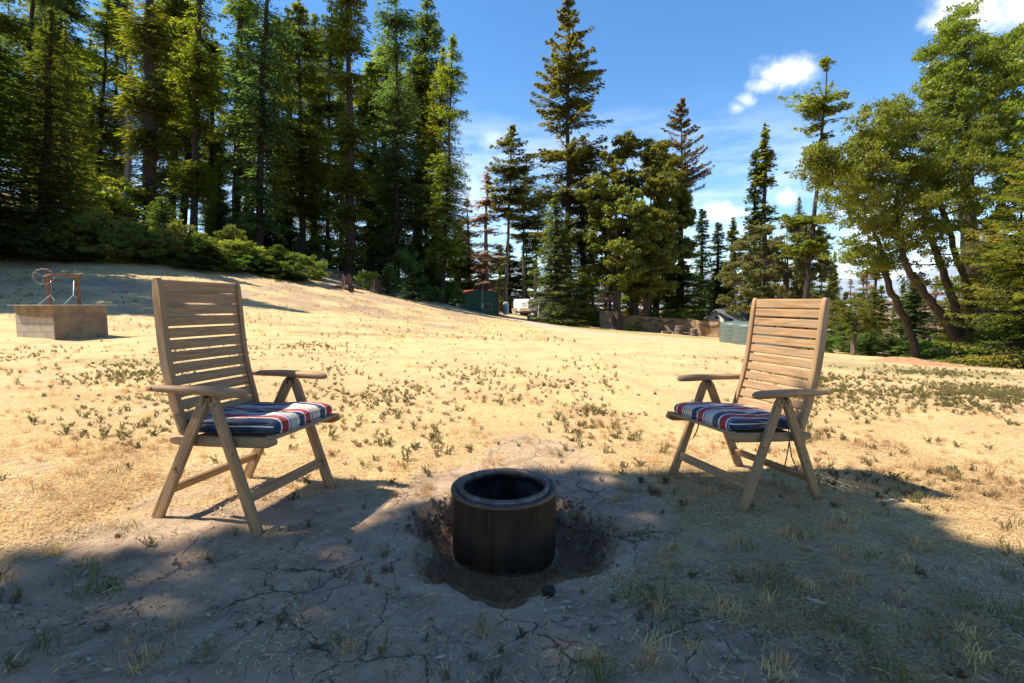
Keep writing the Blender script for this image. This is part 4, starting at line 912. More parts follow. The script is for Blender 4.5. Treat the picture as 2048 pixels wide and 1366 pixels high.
PR['pale0'] = conifer('pale_redwood', 33, 16, 2.6, .3, .0, lerp((0, 2.7), (.3, 2.5), (.7, 1.5), (1, .2)), 520, (-.1, .3), .28, 30, .26, .10, M['bark'], leafmat('pale_needles', (.09, .13, .045), (.19, .22, .07), (1.7, 1.7, .8)), .26)
PR['layer0'] = conifer('layered_fir', 41, 33, 4.2, .34, .20, lerp((0, 3.6), (.3, 4.3), (.5, 4.1), (.65, 3.3), (.8, 2.6), (.92, 1.2), (1, .2)), 260, (-.10, .62), .30, 52, .34, .15, M['bark'], M['needlebrown'], .13, clump=46, stubs=30, hang=.7)
PR['layer0']['crown'].materials.clear(); PR['layer0']['crown'].materials.append(leafmat('fir_needles', (0.095, 0.112, 0.030), (0.205, 0.205, 0.052), (1.7, 1.5, 0.8), (0.17, 0.12, 0.04), .6))
PR['layer1'] = conifer('scorched_fir', 42, 28, 4.2, .30, .58, lerp((0, 1.5), (.5, 2.2), (.62, 4.4), (.76, 3.2), (.88, 1.6), (1, .15)), 125, (.25, .55), .08, 52, .32, .15, M['barkgrey'], M['needlebrown'], .09, clump=24, stubs=20, hang=.5, asym=(.35, 0.0))
PR['spire0'] = conifer('slender_spire', 51, 18, .9, .22, .03, lerp((0, 1.1), (.3, 1.05), (.7, .8), (.9, .5), (1, .12)), 480, (.1, .3), .3, 30, .28, .14, M['bark'], M['needleblue'], .30, stubs=10)
PR['spire1'] = conifer('slender_spire', 52, 18, .9, .22, .05, lerp((0, 1.3), (.2, 1.0), (.5, .9), (.8, .6), (1, .1)), 440, (.1, .4), .3, 30, .28, .14, M['bark'], M['needle'], .30, clump=60, stubs=10)
PR['sparse0'] = conifer('sparse_pine', 61, 26, 3, .24, .52, lerp((0, 1.5), (.5, 2.4), (.7, 3.0), (.88, 2.2), (1, .3)), 170, (.0, .3), .2, 42, .34, .17, M['barkgrey'], M['tanleaf'], .25, clump=22, stubs=40)
PR['far0'] = conifer('far_conifer', 71, 24, 2.6, .3, .10, lerp((0, 2.6), (.3, 2.5), (.7, 1.7), (1, .2)), 360, (-.1, .3), .3, 13, .6, .28, M['bark'], M['needledark'], .26, clump=50, stubs=10)
PR['far1'] = conifer('far_conifer', 72, 24, 2.2, .3, .25, lerp((0, 1.5), (.3, 1.9), (.7, 1.5), (1, .2)), 340, (-.1, .3), .3, 13, .6, .28, M['barkgrey'], M['needle'], .26, clump=30, stubs=30)
PR['dead0'] = conifer('dead_conifer', 81, 22, 2, .22, .12, lerp((0, 2.0), (.4, 1.8), (.8, 1.1), (1, .2)), 260, (-.1, .2), .4, 16, .4, .15, M['snag'], M['deadneedle'], .2, clump=26, stubs=60)
PR['snag0'] = conifer('bare_snag', 82, 24, 1.6, .30, .35, lerp((0, 1.8), (.5, 1.6), (1, .2)), 90, (.0, .3), .5, .6, .2, .05, M['snag'], M['deadneedle'], .2, stubs=90, topless=True)
PR['leaner'] = conifer('tufted_redwood', 91, 24, 2.2, .21, .34, lerp((0, .6), (.35, 1.5), (.60, 2.0), (.72, .7), (.76, 1.6), (.86, 2.3), (.93, 1.0), (1, .3)), 210, (-.1, .25), .12, 40, .28, .13, M['bark'], M['needle'], .2, clump=15, stubs=16, asym=(.25, 0.0))
PR['frond'] = conifer('frond_redwood', 92, 11, 4.2, .30, .02, lerp((0, 3.7), (.3, 3.6), (.6, 2.8), (.85, 1.6), (1, .3)), 330, (-.05, .35), .22, 75, .15, .055, M['bark'], M['needlegold'], .17, clump=60, stubs=10, hang=.3)
PR['young'] = conifer('young_redwood', 93, 5, 1.9, .10, .0, lerp((0, 1.9), (.3, 1.7), (.7, 1.0), (1, .15)), 300, (.1, .6), .25, 46, .15, .055, M['bark'], M['bushgreen'], .2, stubs=0)
PR['sapling'] = conifer('fir_sapling', 94, 5, 1.7, .10, .0, lerp((0, 1.7), (.3, 1.5), (.7, .9), (1, .15)), 220, (.1, .6), .25, 30, .22, .09, M['bark'], M['needleblue'], .2, stubs=0)

def broadleaf(name, seed, trunks, clumps, bark, leaf, lsize, per, flat=.6, drop=.0, twig=.018, side=8):
    """trunks: list of (pts, radii). clumps: (centre, radius). Every clump is carried by a bough grown from the nearest older wood"""
    g = np.random.default_rng(seed); segs = []; nodes = []; nr_ = []
    for pts, rs in trunks:
        pts = np.array(pts, float); n = len(pts) * 5; tt = np.linspace(0, len(pts) - 1, n); kk = np.arange(len(pts))
        P = np.stack([np.interp(tt, kk, pts[:, i_]) for i_ in range(3)], -1); 
        for _ in range(2): P[1:-1] = (P[:-2] + P[1:-1] * 2 + P[2:]) / 4
        P[1:-1] += g.normal(0, .02, (n - 2, 3)); r = np.interp(tt, kk, rs); segs.append((P, r)); nodes += list(P[n // 4:]); nr_ += list(r[n // 4:])
    C = np.array([c for c, _ in clumps], float); Rr = np.array([r for _, r in clumps]); base = np.mean([t_[0][-1] for t_ in trunks], axis=0)
    order = np.argsort(np.linalg.norm(C - base, axis=1)); bs = []
    for k in order:
        Nd = np.array(nodes); nrr = np.array(nr_); d = np.linalg.norm(Nd - C[k], axis=1) + np.where(Nd[:, 2] > C[k][2], .8, 0) ; j = int(np.argmin(d)); a = Nd[j]; b = C[k]; L = np.linalg.norm(b - a)
        n = max(4, int(L / .35)); s = np.linspace(0, 1, n); mid = (a + b) / 2 + g.normal(0, .10 * L, 3) + [0, 0, -.05 * L]
        P = (1 - s)[:, None] ** 2 * a + (2 * s * (1 - s))[:, None] * mid + (s ** 2)[:, None] * b; r0 = min(nrr[j] * .75, twig * 1.2 + .016 * L); r = np.linspace(r0, twig * .5, n)
        bs.append((P, r)); nodes += list(P[1:]); nr_ += list(r[1:])
        for _ in range(5):
            d2 = g.normal(0, 1, 3); d2 /= np.linalg.norm(d2); e = b + d2 * Rr[k] * .9 * [1, 1, flat]; q = P[-max(2, n // 3)]
            bs.append((np.stack([q, (q + e) / 2 + g.normal(0, .06, 3), e]), np.array([twig * .6, twig * .4, twig * .2])))
    t1 = tubes_np(segs, side + 4); t2 = tubes_np(bs, 5); trunk = np_mesh(name + '_trunk', np.vstack([t1[0], t2[0]]), np.vstack([t1[1], t2[1] + len(t1[0])]), bark, True)
    cnt = np.maximum(12, (per * (Rr / Rr.mean()) ** 2).astype(int)); idx = np.repeat(np.arange(len(C)), cnt); m_ = len(idx)
    sub = g.normal(0, 1, (len(C), 9, 3)); sub /= np.linalg.norm(sub, axis=2, keepdims=True); sub *= g.uniform(.35, .95, (len(C), 9, 1))
    pick = sub[idx, g.integers(0, 9, m_)]
    P = C[idx] + (pick + g.normal(0, .17, (m_, 3))) * Rr[idx][:, None] * [1, 1, flat]; P[:, 2] -= drop * g.random(m_) ** 2
    D = g.normal(0, 1, (m_, 3)) + [0, 0, -.3]; Nn = g.normal(0, .7, (m_, 3)) + [0, 0, 1]
    V, F = cards(P, D, Nn, lsize * g.uniform(.6, 1.4, m_), lsize * .62 * g.uniform(.6, 1.3, m_))
    return dict(trunk=trunk, crown=np_mesh(name + '_crown', V, F, leaf), H=1, R=1)
def ell_clumps(g, ells, dens, rmin=.35, rmax=.7):
    out = []
    for (c, r, n) in ells:
        for _ in range(int(n * dens)):
            d = g.normal(0, 1, 3); d /= np.linalg.norm(d); out.append((np.array(c) + d * np.array(r) * g.uniform(.45, 1.0), g.uniform(rmin, rmax)))
    return out
g5 = np.random.default_rng(5)
def round_tree(name, seed, H, R, nt, nc, bark, leaf, ls, per, tr=.22, z0=.3, lean=.15, rr=(.5, 1.0)):
    g = np.random.default_rng(seed); tk = []
    for k in range(nt):
        a = g.uniform(0, 6.28); tk.append(([(0 + .15 * math.cos(a) * (nt > 1), .15 * math.sin(a) * (nt > 1), -.6), (.1 * math.cos(a), .1 * math.sin(a), H * .2), (R * lean * math.cos(a), R * lean * math.sin(a), H * .5), (R * lean * 1.6 * math.cos(a), R * lean * 1.6 * math.sin(a), H * .82)], [tr, tr * .8, tr * .5, tr * .15]))
    cl_ = []
    while len(cl_) < nc:
        p = g.uniform(-1, 1, 3)
        if np.hypot(p[0], p[1]) ** 2 + p[2] ** 2 > 1: continue
        if g.random() < .5 and np.linalg.norm(p) < .55: continue
        h = z0 * H + (p[2] * .5 + .5) * (1 - z0) * H; cl_.append((np.array([p[0] * R, p[1] * R, h]), g.uniform(*rr)))
    d = broadleaf(name, seed, tk, cl_, bark, leaf, ls, per); d['H'] = H; d['R'] = R; return d
PR['tanoak0'] = round_tree('tanoak', 101, 17, 3.6, 3, 120, M['barkoak'], M['tanleaf'], .25, 420, .3, .16, rr=(.6, 1.15))
PR['tanoak1'] = round_tree('tanoak', 102, 14, 3.4, 3, 90, M['barkoak'], M['tanleaf'], .25, 420, .25, .24, rr=(.6, 1.1))
PR['oak0'] = round_tree('small_oak', 103, 9, 3.4, 3, 80, M['barkoak'], M['greyleaf'], .17, 480, .2, .08, rr=(.4, .8))
PR['madrone'] = round_tree('madrone', 104, 3.2, 1.0, 2, 34, M['barkgrey'], M['oakleaf'], .075, 260, .085, .26, rr=(.2, .36))
PR['bush0'] = round_tree('bush', 105, 2.6, 1.6, 3, 60, M['barkgrey'], M['bushleaf'], .10, 260, .03, .0, rr=(.25, .5))
PR['bush1'] = round_tree('bush', 106, 2.4, 1.7, 3, 60, M['barkgrey'], M['bushgreen'], .10, 260, .03, .0, rr=(.25, .5))
PR['bush2'] = round_tree('bush', 107, 2.6, 1.8, 3, 60, M['barkgrey'], M['tanleaf'], .11, 220, .03, .0, rr=(.3, .5))

def plant(kind, name, label, cat, x, y, H, wscale=None, lean=(0, 0), rz=None, group=None, sink=.15, z=None):
    p = PR[kind]; s = H / p['H']; wsc = (wscale if wscale else s)
    t = thing(name, label, cat, (x, y, (gz(x, y) if z is None else z) - sink), group=group)
    t.rotation_euler = (-lean[1], lean[0], rz if rz is not None else rng.uniform(0, 6.28)); t.rotation_mode = 'XYZ'
    # lean is applied in world axes: build matrix order Z first
    t.rotation_euler = (Matrix.Rotation(lean[0], 4, 'Y') @ Matrix.Rotation(-lean[1], 4, 'X') @ Matrix.Rotation(rz if rz is not None else rng.uniform(0, 6.28), 4, 'Z')).to_euler()
    t.scale = (wsc, wsc, s)
    link('trunk', p['trunk'], t); link('crown', p['crown'], t); return t
def ptree(kind, name, label, cat, u, D, utop, vtop, wpx=None, group=None, rz=None):
    """base seen at column u, depth D; top seen at (utop, vtop)"""
    b = at(u, 620, D); z = gz(b[0], b[1]); top = at(utop, vtop, D); H = top[2] - z + .15; base_x = b[0]
    lean = math.atan2(top[0] - at(u, CV - FPX * math.tan(math.atan((z - EYE[2]) / D) + 0) if False else 620, D)[0], H)
    ws = (wpx / FPX * D / 2) / PR[kind]['R'] if wpx else None
    return plant(kind, name, label, cat, b[0], b[1], H / max(.8, math.cos(lean)), ws, (lean, 0), rz, group)

RW = 'redwood'
L = [  # kind, label, u, D, utop, vtop, width px
 ('dense0', 'leftmost dark redwood, its boughs reaching the ground at the photo edge', -20, 27, -30, 60, 297),
 ('dense0', 'broad dark redwood just behind the well, full to the ground', 88, 28.5, 95, 15, 184),
 ('tall1', 'tall redwood rising behind the leftmost dark one', 8, 42, 0, -260, 150),
 ('tall2', 'tall redwood rising behind the broad dark one', 66, 47, 66, -220, 150),
 ('column1', 'tall dark column behind the shaded redwood', 128, 55, 126, -160, 100),
 ('dense1', 'shaded redwood right of the broad dark one behind the well', 150, 34, 135, 60, 136),
 ('tall0', 'sunlit yellow green redwood with bare lower trunk above the green slope', 208, 50, 214, -10, 120),
 ('snag0', 'grey dead snag between the sunlit redwood and the thick columnar one', 262, 47, 262, -60, 64),
 ('tall1', 'dark slim trunk with thin crown beside the grey snag', 240, 54, 240, -80, 88),
 ('column0', 'thick columnar redwood with a dark bare bole base above the left chair', 312, 41, 300, -400, 104),
 ('column1', 'darker columnar redwood tight against the right of the thickest one', 352, 52, 352, -330, 80),
 ('column2', 'columnar redwood with the boughs lowest to the ground above the left chair top', 393, 46, 392, -300, 88),
 ('spire0', 'small distant spire seen in the sky gap left of the paired columnar redwoods', 442, 60, 441, 250, 32),
 ('column0', 'sunlit columnar redwood, left one of a close pair', 478, 57, 486, -260, 72),
 ('column1', 'shaded columnar redwood, right one of a close pair', 500, 64, 508, -280, 52),
 ('tall2', 'thick dark redwood trunk with long boughs crossing the blue sky', 523, 48, 536, -330, 152),
 ('column1', 'narrow column redwood between the two thick dark trunks', 372, 58, 374, -120, 80),
 ('column0', 'narrow leafy redwood standing in the gap right of the low-boughed one', 425, 62, 428, 60, 62),
 ('column2', 'narrow dark redwood right of the thick trunk against the sky', 556, 60, 558, 40, 70),
 ('column0', 'lit narrow redwood just left of the pale thin trunk', 580, 66, 584, 20, 70),
 ('column1', 'leafy column between the pale trunk and the bushy top', 634, 70, 634, 30, 70),
 ('column0', 'lit narrow column left of the tufted redwood', 768, 70, 768, 60, 80),
 ('column2', 'narrow blue green column at the back of the stand end', 842, 70, 846, 110, 80),
 ('tall0', 'redwood with pale thin trunk and spreading sunlit top right of the sky gap', 606, 54, 608, 5, 144),
 ('tall1', 'bushy topped redwood just left of the tall paired tops', 656, 60, 661, -35, 96),
 ('column0', 'tall redwood whose leafy lower trunk stands above the rooted stump', 700, 49, 700, -60, 88),
 ('column2', 'dark mid-height redwood filling the gap behind the stumps', 742, 68, 742, 120, 96),
 ('tall2', 'tall redwood with a long clear trunk and tufted top at the photo top', 796, 56, 790, -120, 120),
 ('column1', 'redwood whose narrow top just reaches the photo top right of the tufted one', 826, 63, 853, -5, 80),
 ('dense1', 'dark drooping redwood at the right edge of the stand', 864, 60, 882, 95, 136),
 ('tall0', 'rightmost redwood of the stand, its pointed top lowest of the row', 884, 53, 905, 70, 96),
]
for (k, lab, u, D, ut, vt, w) in L:
    ptree(k, 'dead_tree' if k.startswith('snag') else 'redwood_tree', lab, 'tree', u, D, ut, vt, w)
LM = [(-20, 'leftmost dark redwood'), (75, 'broad dark redwood'), (150, 'shaded redwood by the broad one'), (208, 'sunlit redwood on the slope'), (262, 'grey snag'), (312, 'thick columnar redwood'), (352, 'darker columnar redwood'), (393, 'low-boughed columnar redwood'),
      (442, 'small distant spire'), (478, 'paired columnar redwoods'), (523, 'thick dark trunk against the sky'), (606, 'pale thin trunk'), (656, 'bushy topped redwood'), (700, 'redwood above the rooted stump'), (742, 'dark mid-height redwood'), (796, 'tuft topped redwood'), (860, 'drooping redwood at the stand edge'), (915, 'green shed'),
      (972, 'brown scorched tree behind the shed'), (1040, 'thin dark pines'), (1137, 'tallest central fir'), (1236, 'tanoak over the grill'), (1312, 'right tanoak of the centre clump'), (1364, 'orange tinged fir'), (1402, 'first slender spire'), (1450, 'third slender spire'), (1525, 'twin pointed redwoods'), (1590, 'grey oaks'), (1625, 'leaning tufted redwood'),
      (1706, 'small madrone'), (1752, 'green spire over the madrone'), (1842, 'leaning oak bole'), (1935, 'big oak boles'), (1985, 'tallest oak'), (2090, 'near orange-tipped redwood')]
USED = {}
def near(u, head):
    u0, nm = min(LM, key=lambda q: abs(q[0] - u)); lab = '%s %s the %s' % (head, 'just left of' if u < u0 else 'just right of', nm); USED[lab] = USED.get(lab, 0) + 1
    return lab if USED[lab] == 1 else '%s %s the %s' % (head, {2: 'farther to the side of', 3: 'partly hidden beside', 4: 'tucked behind', 5: 'crowded in beside', 6: 'also beside'}.get(USED[lab], 'close to'), nm)
# second rank inside the stand: dark boles and lit crowns behind the front row
gi = np.random.default_rng(44)
for k in range(15):
    u = 20 + k * 60 + gi.uniform(-12, 12); D = gi.uniform(74, 90) if u < 700 else gi.uniform(60, 66)
    vt = np.interp(u, [0, 430, 450, 480, 600, 900, 940], [-40, 20, 200, 60, 60, 140, 300]) + gi.uniform(-40, 110)
    ptree(['tall1', 'column2', 'far1', 'column0', 'tall2', 'far0'][k % 6], 'redwood_tree', near(u, 'second-rank redwood'), 'tree', u, D, u + gi.uniform(-6, 6), vt, gi.uniform(55, 100), 'second rank of redwoods in the left stand')
# trees outside the frame on the left whose shadows fall on the rise
for (x, y, H, k) in ((-29.5, 23.0, 26, 'dense1'), (-27.0, 17.6, 22, 'dense0'), (-28.0, 19.6, 21, 'dense1'), (-36, 22, 30, 'tall1'), (-25.5, 16.2, 15.5, 'dense1'), (-24.5, 13.2, 10, 'dense0')):
    plant(k, 'redwood_tree', 'redwood beyond the left edge of the photo, shading the rise from behind the well' if y < 20 else 'redwood beyond the left edge of the photo, shading the top of the rise', 'tree', x, y, H, None, group='redwoods beyond the left edge')
C_ = [
 ('sparse0', 'pine_tree', 'dark thin-crowned pine above the green shed', 1010, 84, 1020, 250, 105),
 ('sparse0', 'pine_tree', 'shorter dark pine right of the one above the shed', 1046, 90, 1052, 335, 90),
 ('sparse0', 'pine_tree', 'lowest of the three thin pines, over the white trailer', 1070, 92, 1074, 385, 80),
 ('dead0', 'dead_tree', 'brown scorched tree directly behind the green shed', 972, 87, 972, 345, 110),
 ('dead0', 'dead_tree', 'shorter brown scorched tree left of the shed roof', 942, 89, 940, 395, 90),
 ('far0', 'fir_tree', 'small dark fir left of the green shed', 912, 86, 912, 440, 80),
 ('layer0', 'fir_tree', 'tallest central fir with layered open branches against the blue sky', 1137, 54, 1141, -12, 190),
 ('pale0', 'redwood_tree', 'pale green bushy redwood under the tallest central fir', 1112, 46, 1112, 385, 130),
 ('dense1', 'redwood_tree', 'lower bushy redwood between the fir trunk and the plank screen', 1162, 54, 1160, 420, 84),
 ('sparse0', 'fir_tree', 'thin dark fir hidden between the tallest fir and the tanoaks', 1168, 56, 1170, 270, 90),
 ('tanoak0', 'tanoak_tree', 'tallest rounded tanoak in the centre clump', 1268, 52, 1268, 262, 180),
 ('tanoak1', 'tanoak_tree', 'dark tanoak over the kettle grill', 1236, 49, 1230, 340, 160),
 ('tanoak0', 'tanoak_tree', 'tanoak behind the second cloth panel, right side of the centre clump', 1312, 58, 1318, 300, 130),
 ('tanoak1', 'tanoak_tree', 'low tanoak at the right end of the centre clump', 1292, 50, 1294, 425, 130),
 ('layer1', 'fir_tree', 'orange tinged fir with upswept scorched top branches', 1362, 60, 1366, 198, 150),
 ('spire1', 'redwood_tree', 'leafy column redwood forming the lower half of the orange tinged fir', 1362, 57, 1364, 370, 84),
 ('spire0', 'redwood_tree', 'first slender spire right of the orange tinged fir', 1402, 74, 1406, 418, 46),
 ('spire0', 'redwood_tree', 'lowest of the three slender spires, in the middle', 1434, 76, 1438, 445, 46),
 ('spire1', 'redwood_tree', 'third slender spire, nearest the twin pointed redwoods', 1456, 74, 1465, 434, 46),
 ('spire1', 'redwood_tree', 'taller of the twin pointed redwoods above the water tanks', 1530, 56, 1535, 246, 62),
 ('spire0', 'redwood_tree', 'shorter left one of the twin pointed redwoods above the water tanks', 1511, 57, 1510, 300, 52),
 ('oak0', 'oak_tree', 'grey green rounded oak behind the water tanks', 1522, 37, 1524, 445, 160),
 ('oak0', 'oak_tree', 'lower grey green oak behind the right chair back', 1582, 36, 1582, 425, 150),
 ('dense1', 'redwood_tree', 'dark young redwood between the grey oaks and the leaning tufted redwood', 1598, 40, 1596, 395, 90),
 ('leaner', 'redwood_tree', 'tall leaning redwood with tufted top standing alone in the sky', 1604, 33, 1650, 118, 130),
 ('far1', 'redwood_tree', 'slim far redwood right of the leaning one', 1668, 60, 1668, 505, 40),
 ('spire1', 'redwood_tree', 'slim green spire seen over the small madrone', 1752, 45, 1756, 500, 44),
 ('dead0', 'dead_tree', 'brown bare-branched tree behind the small madrone', 1735, 40, 1735, 470, 50),
 ('spire0', 'redwood_tree', 'young green spire between the oak trunks', 1832, 36, 1832, 575, 60),
 ('madrone', 'madrone_tree', 'small two-stemmed round tree right of the right chair back', 1706, 19.5, 1716, 590, 84),
]
for (k, nm, lab, u, D, ut, vt, w) in C_:
    ptree(k, nm, lab, 'tree', u, D, ut, vt, w)
# far backdrop of single trees
for k in range(70):
    u = 890 + k * 21 + gi.uniform(-10, 10); D = gi.uniform(92, 130)
    vt = np.interp(u, [880, 960, 1080, 1240, 1340, 1400, 1480, 1600, 2300], [430, 500, 490, 470, 480, 560, 575, 560, 590]) + gi.uniform(-25, 40)
    ptree(['far0', 'far1', 'far0', 'dead0'][k % 4], 'conifer_tree', near(u, 'distant conifer'), 'tree', u, D, u, vt, gi.uniform(50, 90), 'distant backdrop conifers')
for k in range(17):
    u = 455 + k * 27 + gi.uniform(-9, 9); D = gi.uniform(54, 62); b = at(u, 600, D)
    plant(['young', 'bush1', 'sapling'][k % 3], 'shrub', near(u, 'understorey shrub'), 'shrub', b[0], b[1], gi.uniform(2.6, 5), gi.uniform(1.3, 1.9), group='understorey shrubs in the left stand')
# brush along the foot of the left stand
for k in range(24):
    u = -20 + k * 27 + gi.uniform(-8, 8); D = np.interp(u, [0, 200, 400, 600, 700], [28, 29, 31, 35, 38]) + gi.uniform(-.6, 1.5); 
    kd = ['bush1', 'young', 'sapling', 'bush1', 'bush2'][k % 5]; b = at(u, 600, D); sh = u < 440
    plant(kd, 'shrub', near(u, 'shaded fringe shrub' if sh else 'crest shrub'), 'shrub', b[0], b[1], gi.uniform(1.8, 3.0) if sh else gi.uniform(1.2, 2.2), gi.uniform(.8, 1.25), group='shrubs in the shaded left fringe' if sh else 'shrubs on the crest of the rise')
for (u, D, vt, w, kd, lab) in ((195, 39, 330, 150, 'bush0', 'sunlit yellow green shrub highest on the slope, left one'), (245, 40, 372, 130, 'bush0', 'sunlit yellow green shrub on the slope, middle one'), (290, 41, 405, 110, 'bush0', 'sunlit yellow green shrub low on the slope, right one'),
        (335, 32, 395, 130, 'young', 'young redwood with fresh tips at the foot of the thick columnar trunk'), (400, 31, 470, 120, 'young', 'dark young redwood above the left chair back'), (490, 34, 478, 90, 'bush0', 'bright green shrub under the paired columns'), (515, 34.5, 500, 60, 'bush0', 'smaller bright shrub right of the bright green one'),
        (470, 36, 455, 60, 'bush2', 'pale dry shrub behind the bright green one'), (560, 35, 490, 110, 'young', 'dark green rounded young redwood on the crest'), (632, 38, 520, 60, 'bush0', 'pale yellow shrub left of the rooted stump'),
        (735, 41, 540, 50, 'bush0', 'bright shrub between the two stumps'), (775, 43, 535, 60, 'sapling', 'blue green sapling right of the dark stump'), (826, 45, 545, 70, 'sapling', 'blue green spreading sapling at the right end of the crest'), (860, 50, 570, 60, 'bush1', 'green shrub at the foot of the drooping redwood'), (905, 60, 575, 50, 'bush1', 'green shrub left of the shed'),
        (1140, 57, 600, 60, 'bush1', 'green shrub under the pale bushy redwood'), (1183, 54, 622, 50, 'bush1', 'shrub before the brown board fence'), (1188, 54, 642, 26, 'bush0', 'low yellowish shrub at the silvery screen'), (1262, 47, 645, 14, 'bush0', 'tiny bright plant before the cloth fence'), (1278, 46, 643, 18, 'bush2', 'small dull shrub before the cloth fence'),
        (1352, 54, 615, 60, 'bush0', 'bright shrub behind the cloth fence'), (1305, 54, 615, 40, 'bush1', 'green shrub showing over the cloth fence top'), (1660, 21, 668, 90, 'bush1', 'low green shrub right beside the right chair back'), (1745, 20.5, 662, 110, 'young', 'low spreading fir shrub under the small madrone'), (1790, 19.5, 672, 100, 'young', 'light green fir shrub left of the leaning oak trunk'),
        (1830, 18.5, 680, 90, 'bush1', 'green shrub behind the leaning oak trunk'), (1700, 24, 655, 110, 'bush1', 'shaded shrub behind the small madrone'), (1985, 14.6, 648, 150, 'young', 'pale green young redwood low at the right edge'), (2045, 13.4, 600, 200, 'young', 'bigger young redwood cut by the right edge'), (1900, 19, 665, 100, 'bush1', 'shrub between the two oak boles')):
    b = at(u, 640, D); z = gz(b[0], b[1]); H = at(u, vt, D)[2] - z + .15
    plant(kd, 'young_redwood' if kd == 'young' else 'sapling' if kd == 'sapling' else 'shrub', lab, 'shrub', b[0], b[1], max(H, .35), (w / FPX * D / 2) / PR[kd]['R'])

# ---- the spreading oaks on the right
def pp(u, v, D): return at(u, v, D)
go = np.random.default_rng(77)
def px_clumps(ells, rmin, rmax):
    out = []
    for (u, v, ru, rv, D, dD, n) in ells:
        for _ in range(n):
            a = go.uniform(0, 6.28); q = math.sqrt(go.random()); out.append((pp(u + ru * q * math.cos(a), v + rv * q * math.sin(a), D + go.uniform(-dD, dD)), go.uniform(rmin, rmax)))
    return out
def oak(name, label, trunks, ells, seed, ls, per, rmin=.35, rmax=.65, leaf='oakleaf'):
    base = trunks[0][0][0]; O = np.array([base[0], base[1], gz(base[0], base[1])])
    tk = [([np.array(p) - O for p in pts], rs) for pts, rs in trunks]; tk[0][0][0][2] = min(tk[0][0][0][2], -.4)
    cl_ = [(c - O, r) for c, r in px_clumps(ells, rmin, rmax)]
    d = broadleaf(name, seed, tk, cl_, M['barkoak'], M[leaf], ls, per, .62)
    t = thing('oak_tree', label, 'tree', tuple(O)); link('trunk', d['trunk'], t); link('crown', d['crown'], t)
D1 = 17.5
oak('leaning_oak', 'slender oak leaning left on a single dark bole, nearest the dirt mound',
    [([pp(1842, 728, D1), pp(1820, 660, D1), pp(1785, 590, D1), pp(1765, 520, D1), pp(1752, 470, D1 + .3), pp(1735, 400, D1 + .5)], [.14, .125, .11, .09, .065, .03])],
    [(1745, 470, 55, 70, D1, 1.3, 18), (1700, 400, 70, 60, D1, 1.6, 22), (1720, 520, 60, 30, D1 - .3, 1, 8)], 201, .085, 350)
D2 = 16
oak('big_oak', 'large spreading oak with several dark curved boles on the right',
    [([pp(1938, 735, D2), pp(1925, 690, D2), pp(1890, 640, D2), pp(1850, 590, D2), pp(1810, 530, D2), pp(1800, 470, D2 + .3), pp(1790, 400, D2 + .4)], [.20, .16, .135, .115, .095, .07, .035]),
     ([pp(1930, 700, D2), pp(1905, 600, D2 + .4), pp(1880, 520, D2 + .6), pp(1845, 450, D2 + .8), pp(1850, 380, D2 + 1), pp(1820, 320, D2 + 1)], [.14, .12, .10, .085, .065, .03]),
     ([pp(1932, 705, D2 + .3), pp(1945, 640, D2 + .6), pp(1930, 560, D2 + .8), pp(1900, 470, D2 + 1), pp(1870, 380, D2 + .6), pp(1830, 310, D2)], [.15, .12, .10, .085, .07, .03])],
    [(1790, 345, 140, 70, D2, 2.0, 46), (1700, 310, 70, 40, D2 - .5, 1.2, 16), (1850, 270, 130, 70, D2 + .5, 2, 36), (1900, 400, 110, 90, D2 + 1, 2, 24), (1790, 240, 60, 40, D2, 1.4, 16), (1640, 345, 34, 26, D2 - .8, .8, 6), (1810, 450, 80, 40, D2, 1.4, 14), (1860, 520, 60, 50, D2 + 1, 1.5, 8)], 202, .085, 400)
D3 = 18.5
oak('tall_oak', 'tallest oak behind the spreading one, its top near the upper right corner',
    [([pp(1975, 712, D3), pp(1965, 620, D3), pp(1945, 540, D3), pp(1935, 430, D3), pp(1930, 300, D3), pp(1935, 180, D3 + .3), pp(1925, 80, D3)], [.42, .36, .30, .24, .18, .12, .04]),
     ([pp(1948, 560, D3), pp(1985, 480, D3 + .4), pp(2010, 380, D3), pp(2030, 280, D3)], [.2, .16, .12, .05])],
    [(1930, 60, 38, 44, D3, 1.2, 14), (1960, 130, 90, 60, D3, 2, 44), (1885, 165, 45, 36, D3 - .5, 1.2, 14), (1870, 105, 24, 18, D3 - .5, .8, 4), (1990, 220, 90, 70, D3, 2, 36), (1930, 260, 90, 60, D3, 2, 34), (2040, 120, 50, 70, D3, 2, 22), (2040, 330, 60, 80, D3, 2, 36), (1950, 400, 90, 60, D3 + .5, 2, 24)], 203, .095, 400)
oak('pale_oak', 'thin pale-barked oak half hidden behind the big one, right of its boles',
    [([pp(1952, 722, 20), pp(1950, 650, 20), pp(1975, 560, 20), pp(1990, 480, 20)], [.14, .12, .09, .04]), ([pp(1905, 720, 20.5), pp(1915, 660, 20.5), pp(1930, 600, 20.5)], [.1, .08, .04])],
    [(1990, 500, 60, 60, 20, 1.2, 20), (1925, 590, 50, 30, 20.5, 1, 10), (2020, 580, 40, 50, 20, 1.2, 12)], 204, .09, 380)
